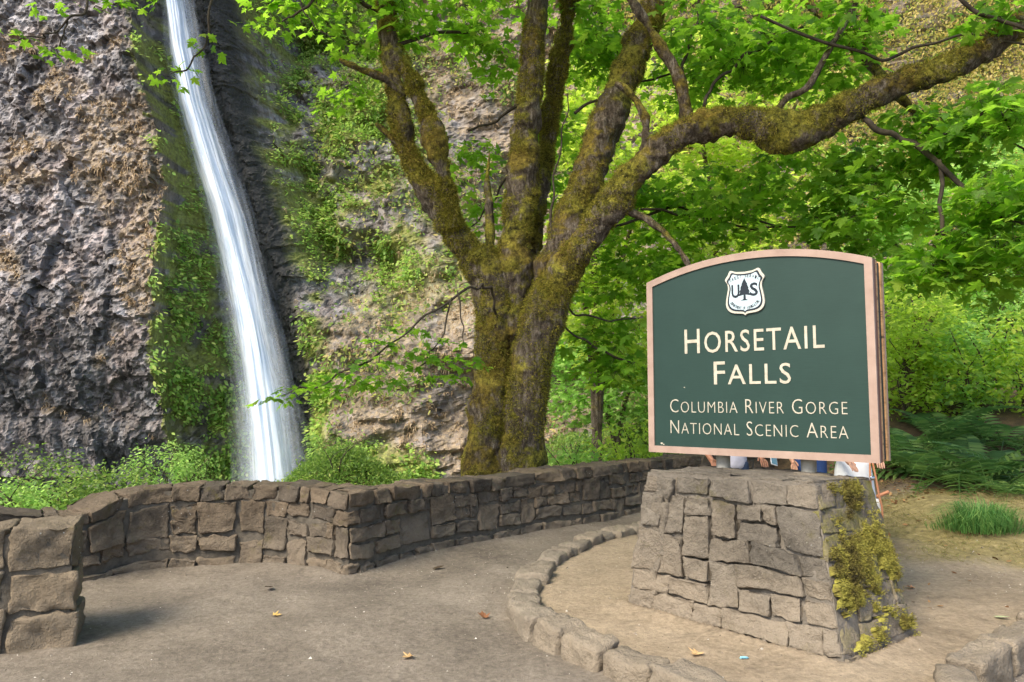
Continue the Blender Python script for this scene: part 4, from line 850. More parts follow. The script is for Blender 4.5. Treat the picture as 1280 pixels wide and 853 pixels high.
    # foliage
    blobs = [(385, 0, 10.3, 60, 38, .9, 12), (455, 30, 10.2, 60, 58, .9, 15), (430, 110, 10.2, 28, 40, .5, 4), (555, 5, 10.6, 85, 50, 1.2, 28), (600, 60, 11, 45, 50, .9, 9), (585, 190, 11.4, 30, 60, .7, 7), (612, 290, 11.2, 20, 50, .5, 5),
             (745, 40, 11.2, 50, 70, 1.1, 32), (705, 190, 11.8, 40, 90, .8, 18), (690, -40, 10, 120, 50, 1.5, 24), (880, 60, 10.4, 80, 70, 1.4, 46), (960, 40, 10.2, 80, 60, 1.3, 36), (1030, 70, 9.6, 70, 60, 1.1, 26), (1080, 20, 9.4, 60, 40, 1.0, 10),
             (860, 250, 11.2, 90, 60, 1.3, 44), (980, 250, 10.6, 90, 60, 1.2, 44), (1090, 250, 9.6, 80, 75, 1.0, 46), (1150, 180, 9.2, 70, 60, .9, 28), (1235, 150, 8.4, 55, 60, .8, 26), (1240, 260, 8.1, 60, 60, .8, 32), (1195, 325, 8.3, 60, 40, .7, 20), (1265, 340, 8.0, 40, 50, .6, 12),
             (1250, 20, 8.3, 40, 40, .7, 8), (760, 330, 11.4, 40, 60, .8, 16), (760, 440, 10.8, 55, 60, .7, 24), (835, 330, 11, 60, 40, 1, 20)]
    cs = []
    for cx_, cy_, cz_, n in ((-4.2, 6.2, 7.6, 34), (-3.2, 3.4, 8.2, 34), (-1.2, 4.8, 8.8, 34), (1.2, 6.6, 8.8, 34), (-6.2, 8.0, 7.6, 30), (-5.6, 4.6, 8.0, 30), (3.2, 6.8, 8.6, 26), (-.5, 8.2, 9.4, 30), (-2.8, 7.6, 9.2, 30)):  # crown lobes above the view, added to shade the foreground
        u = r.normal(0, 1, (n, 3)); u /= np.linalg.norm(u, axis=1)[:, None]; cs.append(np.array([cx_, cy_, cz_]) + u * (r.uniform(0, 1, n) ** .4)[:, None] * np.array([1.9, 1.8, .8]))
        b0 = at(476, -60, 10.2) if cx_ < -1 else at(676, -90, 10.3); b1 = np.array([cx_, cy_, cz_ - .3]); V, F = tube([b0, b0 * .55 + b1 * .45 + [0, 0, .5], b1], [.10, .07, .03], 9, .2, .02, 4, 3); part('limb', mesh_np('limb', V, F, True), MAT['bark2'], root)  # limbs leading out to the added shading lobes, also out of view
    for px, py, Y, rx, ry, rY, n in blobs:
        c = at(px, py, Y); u = r.normal(0, 1, (n, 3)); u /= np.linalg.norm(u, axis=1)[:, None]; u *= (r.uniform(0, 1, n) ** .4)[:, None]
        cs.append(c + u * np.array([rx * Y / K, rY, ry * Y / K]))
    cs = np.vstack(cs); p1, R1, s1 = spray_leaves(cs, 17, .36, (.075, .215), r, .55)
    low = np.array([at(a, b, y) for a, b, y in ((345, 497, 8.3), (372, 485, 8.35), (400, 478, 8.4), (425, 465, 8.5), (440, 480, 8.55), (462, 450, 8.6), (480, 478, 8.7), (500, 455, 8.75), (520, 470, 8.8), (540, 450, 8.85), (555, 425, 9.0), (575, 445, 9.0), (505, 408, 8.9), (520, 440, 8.8), (455, 470, 8.6), (410, 490, 8.4), (560, 470, 9.0), (470, 425, 8.7), (590, 455, 9.0))]); p2, R2, s2 = spray_leaves(low, 22, .26, (.06, .13), r, .35, .15)
    tl = np.array([at(a, b, y) for a, b, y in ((10, 45, 6.8), (35, 46, 6.8), (60, 10, 7), (80, 0, 7), (72, 66, 6.9), (95, 62, 6.9), (55, 68, 6.9), (120, 5, 7.4), (145, 3, 7.4), (200, 2, 7.6), (205, 92, 8), (232, 84, 8), (250, 45, 8.1), (262, 60, 8.1), (215, 100, 8), (170, 4, 7.5), (300, 30, 8.5), (330, 28, 9))]); p3, R3, s3 = spray_leaves(tl, 6, .15, (.07, .12), r, .5, .3)
    pos, R, sz = np.vstack([p1, p2, p3]), np.concatenate([R1, R2, R3]), np.r_[s1, s2, s3]
    px, py, zc = project(pos); vis = (px > 5) & (px < 1275) & (py > 5) & (py < 560) & (zc > 3); score = np.where(vis, sz / zc, 0); top = np.argsort(-score)[:300]; rest = np.ones(len(pos), bool); rest[top] = False
    tag(part('foliage', leaves_mesh('foliage', T_MAPLE, pos[rest], R[rest], sz[rest]), MAT['maple_leaf'], root), kind='stuff')
    lm = [mesh_np('leaf', leaf_template(HALF, d)[0], T_MAPLE[1]) for d in (.15, .22, .32, .42)]
    lmats = [simple_leaf(k) for k in range(4)]
    for q, k in enumerate(top):
        me = lm[q % 4]
        if not me.materials: me.materials.append(lmats[q % 4])
        o = bpy.data.objects.new('leaf', me); C.objects.link(o); o.parent = root
        mt = Matrix(R[k].tolist()).to_4x4(); o.matrix_local = Matrix.Translation(Vector(pos[k]) - Vector(root.location)) @ mt @ Matrix.Scale(float(sz[k]), 4)
    # leaf stalks for the sprays
    n = len(p1); c = np.repeat(cs, 17, 0); sdv = np.cross(p1 - c, [0, 0, 1.]) ; sdv /= np.linalg.norm(sdv, axis=1)[:, None] + 1e-9; c2 = c + [0, 0, .05]
    Vt = np.stack([c2 - sdv * .003, c2 + sdv * .003, p1], 1).reshape(-1, 3); tag(part('stalks', mesh_np('stalks', Vt, np.arange(n * 3).reshape(-1, 3)), MAT['twig'], root), kind='stuff')
def simple_leaf(k):
    c = [(.06, .125, .014), (.09, .17, .018), (.13, .22, .025), (.075, .15, .016)][k]; m = M('maple_leaf_single').rough(.5); m.b.inputs['Specular IOR Level'].default_value = .25
    f = m.noise(9, 4, .6, m.co(False)); cc = m.ramp(f, [(.3, tuple(q * .8 for q in c)), (.7, tuple(q * 1.25 for q in c))]); m.color(cc)
    t = m.n('BsdfTranslucent'); m.l(m.mix(.55, m.mix(1.0, cc, 2.2, 'MULTIPLY'), (.44, .80, .04)), t.inputs['Color']); mx = m.n('MixShader'); mx.inputs[0].default_value = .6
    m.l(m.b.outputs[0], mx.inputs[1]); m.l(t.outputs[0], mx.inputs[2]); m.l(mx.outputs[0], m.out.inputs['Surface']); return m.m
build_maple()

# ------------------------------------------------------------------ trees and shrubs behind
def leafy(name, label, cat, base, stems, blobs, mat, per, spread, size, seed, tmpl=T_SMALL, tilt=.5, group=None, trunkmat='bark2', flat=.45):
    base = np.array([base[0], base[1], gz1(base[0], base[1])]); root = tag(empty(name, base), label, cat, group); r = np.random.default_rng(seed); B = Bag()
    for pts, rad in stems:
        P = [base + np.array(q) for q in pts]; B.add(*tube(P, np.linspace(rad, rad * .35, len(P)), 9, .2, rad * .2, 3, seed))
    if stems: part('trunk' if cat == 'tree' else 'stem', B.mesh('trunk', True), MAT[trunkmat], root)
    cs = []
    for c, rad, n in blobs:
        u = r.normal(0, 1, (n, 3)); u /= np.linalg.norm(u, axis=1)[:, None]; u *= (r.uniform(.15, 1, n) ** .45)[:, None]; cs.append(base + np.array(c) + u * np.array(rad))
    p, R, s = spray_leaves(np.vstack(cs), per, spread, size, r, tilt, flat)
    tag(part('foliage', leaves_mesh('foliage', tmpl, p, R, s), mat, root), kind='stuff'); return root
def bgtree(label, px, Y, spec, mat, seed, size=(.11, .21), per=18, spread=.5, group='trees on the bank behind the sign'):
    """spec: list of (px, py, dY, rpx, rpy, rY, n) crown lobes"""
    bx = (px - 640) / FPX * Y; b = np.array([bx, Y, gz1(bx, Y)]); lobes, st = [], []
    for lx, ly, dY, rx, ry, rY, n in spec:
        c = at(lx, ly, Y + dY) - b; lobes.append((c, (rx * Y / FPX, rY, ry * Y / FPX), n)); st.append(([(0, 0, -.2), (c[0] * .12, c[1] * .1, c[2] * .35), (c[0] * .55, c[1] * .5, c[2] * .75), tuple(c)], .09))
    return leafy('maple_tree', label, 'tree', (bx, Y), st, lobes, mat, per, spread, size, seed, group=group)
bgtree('bright green young maple just behind the trunk of the mossy maple', 745, 15, [(740, 140, 0, 60, 110, 1.5, 90), (800, 250, .5, 80, 80, 1.5, 95), (760, 400, 0, 60, 80, 1.2, 90), (720, 300, 0, 35, 90, 1.2, 45)], MAT['sun_tinted_leaf'], 101)
bgtree('dense green maple rising directly behind the arched sign top', 905, 16.5, [(870, 130, 0, 80, 100, 1.6, 110), (960, 230, .5, 90, 80, 1.6, 110), (890, 340, 0, 110, 70, 1.6, 120), (1000, 120, 0, 80, 70, 1.5, 80)], MAT['sun_tinted_leaf'], 102)
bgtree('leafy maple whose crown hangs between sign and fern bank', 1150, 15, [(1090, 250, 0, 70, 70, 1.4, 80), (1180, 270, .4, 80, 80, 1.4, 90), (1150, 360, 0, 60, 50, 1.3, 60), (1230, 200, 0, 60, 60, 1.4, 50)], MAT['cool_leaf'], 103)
bgtree('yellow green maple partly cut off by the picture edge behind the ferns', 1270, 17, [(1270, 330, 0, 60, 80, 1.5, 80), (1300, 220, 0, 60, 90, 1.5, 60), (1210, 400, 0, 70, 60, 1.4, 80)], MAT['sun_tinted_leaf'], 104)
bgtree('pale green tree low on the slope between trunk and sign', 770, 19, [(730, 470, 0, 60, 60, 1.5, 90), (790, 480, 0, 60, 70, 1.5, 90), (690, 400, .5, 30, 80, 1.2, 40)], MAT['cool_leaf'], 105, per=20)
bgtree('slim tree with fine pale leaves above the ferns', 1130, 12.5, [(1135, 430, 0, 40, 60, .9, 44), (1190, 470, 0, 50, 45, .9, 50), (1170, 390, .3, 50, 40, .9, 30)], MAT['sun_tinted_leaf'], 106, size=(.06, .13), per=14, spread=.4)

def shrub(label, px, Y, wpx, hpx, n, mat, seed, size=(.06, .13), tm=T_OVAL, group=None, per=14, name='shrub'):
    bx = (px - 640) / FPX * Y; rx, rz = wpx * Y / FPX / 2, hpx * Y / FPX / 2; rg = random.Random(seed)
    st = [([(0, 0, -.1), (rg.uniform(-.3, .3) * rx, rg.uniform(-.2, .2), rz * .8), (rg.uniform(-.8, .8) * rx, rg.uniform(-.3, .3), rz * 1.6)], .018) for _ in range(5)]
    return leafy(name, label, 'shrub', (bx, Y), st, [((0, 0, rz * .95), (rx, max(.5, rx * .7), rz), n)], mat, per, .22, size, seed, tm, .6, group, 'twig', .6)
G1 = 'shrubs on the slope behind the sign'
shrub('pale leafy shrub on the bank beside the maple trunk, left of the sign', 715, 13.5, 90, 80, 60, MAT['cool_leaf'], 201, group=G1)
shrub('bright shrub tucked against the lower left corner of the sign', 785, 13.8, 100, 90, 70, MAT['sun_tinted_leaf'], 202, group=G1)
shrub('wide soft green shrub behind the tall fern, beside the sign edge', 1150, 13.2, 130, 150, 150, MAT['sun_tinted_leaf'], 203, group=G1)
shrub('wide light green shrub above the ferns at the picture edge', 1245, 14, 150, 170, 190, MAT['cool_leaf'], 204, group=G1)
shrub('yellowish shrub higher up the slope behind the ferns', 1200, 17, 170, 150, 150, MAT['sun_tinted_leaf'], 205, size=(.08, .16), group=G1)
shrub('low bright shrub right behind the ferns next to the sign edge', 1135, 12.4, 110, 120, 110, MAT['sun_tinted_leaf'], 206, group=G1)
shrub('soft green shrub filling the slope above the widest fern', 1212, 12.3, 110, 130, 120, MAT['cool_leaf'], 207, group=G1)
shrub('leafy shrub above the fern at the picture edge', 1285, 12.0, 110, 140, 120, MAT['sun_tinted_leaf'], 208, group=G1)
G2 = 'leafy plants along the pool behind the wall'
for k, (px, Y, wd, hg, lb) in enumerate(((20, 11, 120, 74, 'bright fern shrub behind the squared wall end, at the picture edge'), (85, 12, 120, 72, 'light green shrub behind the sloping end of the wall coping'), (150, 13, 110, 70, 'light green shrub just before the wall reaches full height'),
                                        (205, 15, 90, 92, 'dark leafed shrub at the foot of the mossy strip left of the falls'), (55, 16, 150, 88, 'low green thicket under the pale rock columns'), (425, 25, 100, 60, 'grassy green hummock right of the foot of the falls'), (245, 19, 60, 110, 'small shrub close to the left side of the waterfall foot'))):
    shrub(lb, px, Y, wd, hg, 95, MAT['pool_leaf'] if k % 3 else MAT['cool_leaf'], 220 + k, size=(.04, .095), group=G2)
# ground cover on the banks
def build_cover():
    r = np.random.default_rng(91); n = 30000; x = r.uniform(-14, 16, n); y = r.uniform(9, 29, n); q = np.column_stack([x, y, 0 * x])
    wy = np.interp(x, np.sort(wall_fine[:, 0]), wall_fine[np.argsort(wall_fine[:, 0]), 1]); d = fbm(q * .5, 3, 92); x[:2600] = r.normal(-6.2, 1.5, 2600); y[:2600] = r.normal(25.8, 1.4, 2600); d[:2600] = 1; wy[:2600] = 9; k = (y > wy + .9) & (d > -.35) & ((y > 11.2) | (x < 3)) & ~((x > 2.8) & (y < 11.2)) & (np.hypot(x + .1, y - 10.3) > .8); x, y = x[k], y[k]
    z = gz(np.column_stack([x, y])); n = len(x); P = np.repeat(np.column_stack([x, y, z]), 6, 0); n *= 6; P = P + np.column_stack([r.normal(0, .13, n), r.normal(0, .13, n), r.uniform(.02, .38, n)])
    tip = r.normal(0, 1, (n, 3)); nr = np.column_stack([r.normal(0, .5, n), r.normal(-.2, .5, n), np.ones(n)])
    tag(obj('ground_cover', leaves_mesh('ground_cover', T_OVAL, P, frames(tip, nr), r.uniform(.05, .14, n)), MAT['pool_leaf']), 'low leafy ground cover on the banks behind the wall', 'ground cover', kind='stuff')
build_cover()

# ------------------------------------------------------------------ ferns, grass, litter
def frond_mesh(L, seed, nl=15):
    r = np.random.default_rng(seed); t = np.linspace(0, 1, 14); bend = r.uniform(.5, .95)
    mid = np.column_stack([.06 * np.sin(t * 2 + seed), t * (1 - .12 * t * bend), .55 * t - bend * .95 * t ** 2.1]) * L; V, F = tube(mid, np.linspace(.006, .0015, 14) * (L / .9), 4, .2); B = Bag(); B.add(V, F)
    for s in (-1, 1):
        for k in range(nl):
            q = .12 + .87 * k / nl; p = np.array([np.interp(q, t, mid[:, c]) for c in range(3)]); ln = L * .20 * math.sin(math.pi * min(1, q * .86 + .14)) ** .8 * (1.05 - q * .55) + .012; a = p + [s * ln, ln * .28, -ln * .22]; wv = np.array([0, L * .017 + .002, 0.004])
            m_ = p * .45 + a * .55; B.add(np.array([p - wv * .6, p + wv * .6, m_ + wv + [0, 0, .01], a, m_ - wv * .7 + [0, 0, .004]]), np.array([(0, 1, 2), (0, 2, 4), (4, 2, 3)]))
    return B.mesh('frond')
FROND = [frond_mesh(1.0, k) for k in range(5)]
for f in FROND: f.materials.append(MAT['fern'])
def fern(label, px, py, Y, L, n, seed):
    p = at(px, py, Y); z = gz1(p[0], Y); root = tag(empty('sword_fern', (p[0], Y, z)), label, 'fern', 'ferns on the bank'); r = random.Random(seed)
    for k in range(n):
        o = bpy.data.objects.new('frond', FROND[k % 5]); C.objects.link(o); o.parent = root; s = L * r.uniform(.75, 1.1); o.scale = (s, s, s); o.rotation_euler = (r.uniform(-.25, .45), r.uniform(-.2, .2), k * 2.4 + r.uniform(-.4, .4)); o.location = (r.uniform(-.05, .05), r.uniform(-.05, .05), .02)
fern('tall dark fern growing close against the sign edge', 1150, 590, 10.4, 1.45, 18, 1)
fern('widest dark fern in the middle of the bank, above the bright grass tuft', 1215, 600, 10.0, 1.5, 20, 2)
fern('fern at the picture edge with arching fronds', 1272, 600, 9.6, 1.35, 18, 3)
fern('small fern behind the widest fern', 1245, 560, 11.2, 1.4, 16, 4)
fern('small fern high on the bank behind the sign edge', 1180, 560, 11.5, 1.35, 16, 5)
fern('fern beside the sign edge, half hidden behind the tall one', 1128, 580, 11.2, 1.35, 16, 6)
fern('low fern nearest the grass tuft, under the fern at the edge', 1262, 620, 9.2, .8, 16, 7)

def grass_tuft(label, px, py, h, n, spread, mat, seed, name='grass_tuft'):
    p = onz(px, py, .12); r = np.random.default_rng(seed); z = gz1(p[0], p[1]); Bp = np.column_stack([r.normal(0, spread, n), r.normal(0, spread * .7, n)]); a = np.arctan2(Bp[:, 1], Bp[:, 0]) + r.normal(0, .5, n)
    base = np.column_stack([Bp, np.zeros(n)]); L = r.uniform(.3, 1.15, n) * h * np.exp(-(np.hypot(Bp[:, 0], Bp[:, 1]) / spread / 2.4) ** 2); lean = r.uniform(.3, 1.35, n); dr = np.column_stack([np.cos(a), np.sin(a), 0 * a]); m1 = base + dr * (lean * L * .3)[:, None] + np.array([0, 0, 1]) * (L * .6)[:, None]; m2 = base + dr * (lean * L * .85)[:, None] + np.array([0, 0, 1]) * (L * (1 - .55 * lean))[:, None]
    s = np.column_stack([-np.sin(a), np.cos(a), 0 * a]) * (r.uniform(.002, .005, n))[:, None]; V = np.stack([base - s, base + s, m1 + s * .8, m1 - s * .8, m2], 1).reshape(-1, 3); b = (np.arange(n) * 5)[:, None]
    F = np.concatenate([b + [0, 1, 2], b + [0, 2, 3], b + [3, 2, 4]], 0); o = obj(name, mesh_np(name, V, F), mat, None, (p[0], p[1], z)); return tag(o, label, 'grass')
gmat = leaf_mat('tuft_grass', [(0, (.04, .11, .03)), (.5, (.08, .20, .05)), (1, (.18, .28, .08))], .35, (.25, .5, .12))
grass_tuft('bright green grass tuft on the dirt bank below the ferns', 1228, 676, .46, 1500, .19, gmat, 5)
def short_grass():
    r = np.random.default_rng(8); n = 26000; x = r.uniform(3.2, 8.5, n); y = r.uniform(6.6, 10.4, n); q = np.column_stack([x, y, 0 * x]); d = fbm(q * 1.3, 4, 21); g = sstep(3.4, 4.3, x - d * .5) * sstep(6.9, 7.5, y + d * .8 - .1 * (x - 5)) * sstep(-.2, .3, fbm(q * 2.2, 3, 23)); k = r.uniform(0, 1, n) < g; x, y = x[k], y[k]; n = len(x)
    b = np.column_stack([x, y, gz(np.column_stack([x, y])) - .005]); dr = np.column_stack([r.normal(0, .8, n), r.normal(0, .8, n), r.uniform(.15, .9, n)]); L = r.uniform(.03, .085, n)[:, None]; s = np.cross(dr, r.normal(0, 1, (n, 3))); s /= np.linalg.norm(s, axis=1)[:, None]
    V = np.stack([b - s * .003, b + s * .003, b + dr * L], 1).reshape(-1, 3); mt = leaf_mat('short_grass', [(0, (.11, .10, .03)), (.5, (.20, .17, .06)), (.8, (.30, .23, .11)), (1, (.12, .17, .05))], .3, (.4, .4, .1), .9)
    tag(obj('short_grass', mesh_np('short_grass', V, np.arange(n * 3).reshape(-1, 3)), mt), 'short yellowed grass on the bank below the ferns', 'grass', kind='stuff')
    # small stones and crumbs on the dirt
    r = np.random.default_rng(18); n = 9000; x = r.uniform(-4.5, 6, n); y = 3.2 + 7 * r.uniform(0, 1, n) ** 1.5; qq = np.column_stack([x, y, 0 * x]); kk = r.uniform(0, 1, n) < .25 + .9 * sstep(-.1, .35, fbm(qq * .9, 3, 19)); x, y = x[kk], y[kk]; n = len(x); z = gz(np.column_stack([x, y])); sz = r.uniform(.002, .008, n) * np.where(r.uniform(0, 1, n) < .06, 2.0, 1)
    T = np.array([(1, 0, 0), (-.6, .8, 0), (-.5, -.8, .1), (.1, 0, .8), (.1, .1, -.5)], float); Fp = np.array([(0, 1, 3), (1, 2, 3), (2, 0, 3), (1, 0, 4), (2, 1, 4), (0, 2, 4)]); a = r.uniform(0, 6.28, n); ca, sa = np.cos(a), np.sin(a)
    tx = T[None, :, 0] * ca[:, None] - T[None, :, 1] * sa[:, None]; ty = T[None, :, 0] * sa[:, None] + T[None, :, 1] * ca[:, None]; V = np.stack([tx, ty, np.broadcast_to(T[None, :, 2], tx.shape)], -1) * sz[:, None, None] + np.column_stack([x, y, z])[:, None, :]
    F = (Fp[None] + (np.arange(n) * 5)[:, None, None]).reshape(-1, 3); m = M('pebble').rough(.9); m.color(m.ramp(m.n('NewGeometry').outputs['Random Per Island'], [(0, (.05, .04, .03)), (.6, (.22, .18, .14)), (1, (.5, .46, .40))]))
    tag(obj('pebbles', mesh_np('pebbles', V.reshape(-1, 3), F), m.m), 'scattered crumbs and small pebbles on the dirt', 'pebbles', kind='stuff')
    # needle and leaf litter below the ferns and by the kerb
    n = 7000; x = r.uniform(2.2, 9, n); y = r.uniform(3.4, 11, n); q = np.column_stack([x, y, 0 * x]); k = ((y > 9.2) & (r.uniform(0, 1, n) < .9) & (x > 3)) | ((x > 2.9) & (r.uniform(0, 1, n) < .05)) | ((x > 3.1 + (y - 4.2) * .8) & (y < 5.6)); x, y = x[k], y[k]; n = len(x); P = np.column_stack([x, y, gz(np.column_stack([x, y])) + .012])
    tip = np.column_stack([r.normal(0, 1, n), r.normal(0, 1, n), r.normal(0, .25, n)]); nr = np.column_stack([r.normal(0, .3, n), r.normal(0, .3, n), np.ones(n)]); ml = leaf_mat('litter', [(0, (.05, .025, .012)), (.5, (.16, .075, .03)), (1, (.34, .20, .09))], .15, (.4, .2, .08), .8)
    tag(obj('leaf_litter', leaves_mesh('leaf_litter', T_OVAL, P, frames(tip, nr), r.uniform(.03, .075, n)), ml), 'brown fallen leaf litter under the ferns and outside the kerb', 'leaf litter', kind='stuff')
short_grass()
def fallen(label, px, py, s, c, seed, curl=.9, name='fallen_leaf', cat='leaf', tm=HALF):
    p = onz(px, py, .0 if px < 640 else .10); z = gz1(p[0], p[1]); V, F = leaf_template(tm, -curl * .5); rg = random.Random(seed); m = leaf_mat('fallen_leaf', [(0, c), (1, tuple(q * 1.3 for q in c))], .15, c, .7); me = mesh_np(name, V * s, F); o = obj(name, me, m, None, (p[0], p[1], z + .012)); o.rotation_euler = (rg.uniform(-.15, .15), rg.uniform(-.15, .15), rg.uniform(0, 6.28)); tag(o, label, cat)
fallen('yellow fallen leaf on the path in front of the low wall', 341, 770, .07, (.42, .28, .09), 1)
fallen('brown curled leaf on the path beside the kerb', 606, 772, .09, (.17, .075, .035), 2)
fallen('tan fallen leaf near the bottom of the path', 515, 823, .08, (.40, .26, .12), 3)
fallen('crumpled tan leaf between kerb and plinth', 873, 808, .09, (.44, .29, .14), 4)
fallen('dark twig like leaf lying on the path by the wall corner', 540, 712, .12, (.05, .035, .022), 5, tm=OVAL)
fallen('dark thin leaf on the path below the wall bend', 340, 737, .13, (.06, .04, .025), 6, tm=OVAL)
fallen('pale green leaf on the dirt above the kerb at the picture edge', 1241, 763, .10, (.34, .42, .22), 7, tm=OVAL)
fallen('small brown leaf on the dirt behind the plinth', 1142, 730, .08, (.36, .19, .10), 8)
def litter_scrap():
    p = onz(930, 811, .12); z = gz1(p[0], p[1]); V, F = stone_local((.026, .012, .006), 5, 4, .004, .003, .3); o = obj('candy_wrapper', mesh_np('candy_wrapper', V, F), simple('wrapper', (.25, .55, .68), .3), None, (p[0], p[1], z + .008)); o.rotation_euler = (0, .1, .3); tag(o, 'tiny light blue wrapper on the dirt in front of the plinth', 'wrapper')
litter_scrap()

# ------------------------------------------------------------------ people standing behind the sign
SKIN = {}
def skin_mat(c):
    m = M('skin').rough(.55); m.color(m.ramp(m.noise(20, 3, .5, m.co(False)), [(.3, tuple(q * .9 for q in c)), (.7, tuple(min(1, q * 1.08) for q in c))])); m.b.inputs['Subsurface Weight'].default_value = .08; return m.m
def skin_mesh(name, verts, edges, rad, sub=2, root=0):
    me = bpy.data.meshes.new(name); me.from_pydata([tuple(v) for v in verts], edges, []); o = bpy.data.objects.new(name, me); C.objects.link(o)
    md = o.modifiers.new('s', 'SKIN'); md.use_smooth_shade = True
    for k, rr in enumerate(rad): me.skin_vertices[0].data[k].radius = (rr, rr) if not isinstance(rr, tuple) else rr
    me.skin_vertices[0].data[root].use_root = True; sb = o.modifiers.new('b', 'SUBSURF'); sb.levels = sub; sb.render_levels = sub
    dg = bpy.context.evaluated_depsgraph_get(); dg.update(); out = bpy.data.meshes.new_from_object(o.evaluated_get(dg)); bpy.data.objects.remove(o); out.name = name
    for p in out.polygons: p.use_smooth = True
    return out
def person(label, x, y, rz, h, skin, hairc, top, topm, bottomm, lhand, rhand, skirt=None, longhair=False, sleeve=.45):
    """lhand / rhand: hand places relative to the body (x right, y front negative, z up) at height 1.7"""
    root = tag(empty('person', (x, y, gz1(x, y))), label, 'person', 'visitors behind the sign'); root.rotation_euler = (0, 0, rz); root.scale = (h / 1.7,) * 3; sm = skin_mat(skin)
    J = [(0, 0, .93), (0, 0, 1.05), (0, -.01, 1.22), (0, 0, 1.38), (0, 0, 1.47), (0, -.01, 1.54), (0, -.015, 1.62), (0, -.01, 1.685)]; rad = [(.16, .12), (.145, .105), (.165, .115), (.13, .09), (.055, .055), (.07, .08), (.078, .098), (.05, .06)]; E = [(k, k + 1) for k in range(7)]
    hands = []
    for s, hd in ((-1, lhand), (1, rhand)):
        sh = np.array([s * .185, 0, 1.38]); hd = np.array(hd, float); mid = (sh + hd) / 2; L = .56; dd = np.linalg.norm(hd - sh); out = math.sqrt(max(0, (L / 2) ** 2 - (dd / 2) ** 2)); el = mid + np.array([s * .55, .75, -.35]) / np.linalg.norm([.55, .75, .35]) * out; n = len(J)
        J += [tuple(sh), tuple(el), tuple(hd)]; rad += [.055, .041, .028]; E += [(3, n), (n, n + 1), (n + 1, n + 2)]; d = hd - el; d = d / np.linalg.norm(d); hands.append((hd, d, s))
        side = np.cross(d, [0, 0, 1.]); side /= np.linalg.norm(side) + 1e-9; upv = np.cross(side, d); J.append(tuple(hd + d * .07)); rad.append((.036, .016)); E.append((n + 2, n + 3)); pm = n + 3
    for s in (-1, 1):
        n = len(J); J += [(s * .09, 0, .86), (s * .10, -.01, .47), (s * .10, .02, .09), (s * .105, -.10, .035)]; rad += [.088, .058, .04, (.036, .028)]; E += [(0, n), (n, n + 1), (n + 1, n + 2), (n + 2, n + 3)]
    obj('body', skin_mesh('body', J, E, rad), sm, root)
    for hd, d, s in hands:
        side = np.cross(d, [0, 0, 1.]); side /= np.linalg.norm(side) + 1e-9; V, Ed, Rd = [tuple(hd + d * .05)], [], [.02]
        for k in range(4):
            f0 = hd + d * .09 + side * (k - 1.5) * .019; ln = (.068, .078, .073, .058)[k]; n = len(V); V += [tuple(f0), tuple(f0 + d * ln * .5 + [0, 0, -.008]), tuple(f0 + d * ln * .85 + np.array([0, 0, -.026]))]; Rd += [.0095, .0088, .007]; Ed += [(0, n), (n, n + 1), (n + 1, n + 2)]
        f0 = hd + d * .03 - side * s * -.03; n = len(V); V += [tuple(f0), tuple(f0 + d * .035 + side * s * .018), tuple(f0 + d * .06 + side * s * .02)]; Rd += [.012, .010, .008]; Ed += [(0, n), (n, n + 1), (n + 1, n + 2)]
        obj('hand', skin_mesh('hand', V, Ed, Rd, 1), sm, root)
    # shirt with short sleeves
    TJ = [(0, 0, top), (0, 0, 1.05), (0, -.01, 1.22), (0, 0, 1.36), (0, 0, 1.44)]; TR = [(.185, .142), (.172, .13), (.185, .135), (.15, .108), (.075, .075)]; TE = [(k, k + 1) for k in range(4)]
    for hd, d, s in hands:
        k = [q for q in range(len(J)) if abs(J[q][0] - s * .185) < 1e-6 and abs(J[q][2] - 1.38) < 1e-6][0]; sh, el = np.array(J[k]), np.array(J[k + 1]); n = len(TJ); TJ += [tuple(sh), tuple(sh + (el - sh) * (sleeve + .35))]; TR += [.072, .066]; TE += [(3, n), (n, n + 1)]
    obj('shirt', skin_mesh('shirt', TJ, TE, TR, 2, 1), topm, root)
    if skirt is None:
        PJ = [(0, 0, .99), (0, 0, .90)]; PR = [(.168, .125), (.172, .13)]; PE = [(0, 1)]
        for s in (-1, 1): n = len(PJ); PJ += [(s * .092, 0, .80), (s * .10, -.01, .47), (s * .10, .02, .10)]; PR += [.102, .075, .062]; PE += [(1, n), (n, n + 1), (n + 1, n + 2)]
        obj('trousers', skin_mesh('trousers', PJ, PE, PR), bottomm, root)
    else: obj('skirt', skin_mesh('skirt', [(0, 0, 1.0), (0, 0, .85), (0, 0, .6), (0, 0, skirt)], [(0, 1), (1, 2), (2, 3)], [(.17, .13), (.20, .16), (.23, .19), (.26, .21)]), bottomm, root)
    for s in (-1, 1): obj('shoe', skin_mesh('shoe', [(s * .10, .045, .035), (s * .10, -.02, .045), (s * .107, -.13, .03)], [(0, 1), (1, 2)], [(.042, .036), (.046, .045), (.042, .028)], 2), simple('shoe', (.05, .05, .055), .6), root)
    hm = M('hair').rough(.6); hm.color(hm.ramp(hm.noise(30, 3, .6, hm.co(False), (1, 1, .2)), [(.3, tuple(q * .6 for q in hairc)), (.7, hairc)])); HJ = [(0, .035, 1.60), (0, .025, 1.67), (0, -.01, 1.715)]; HR = [(.086, .075), (.09, .098), (.07, .08)]; HE = [(0, 1), (1, 2)]
    if longhair: HJ += [(0, .07, 1.50), (0, .085, 1.38)]; HR += [(.09, .045), (.08, .03)]; HE += [(0, 3), (3, 4)]
    obj('hair', skin_mesh('hair', HJ, HE, HR), hm.m, root)
    eye = simple('eye', (.02, .015, .012), .2); lip = simple('lip', tuple(q * .7 for q in skin), .5)
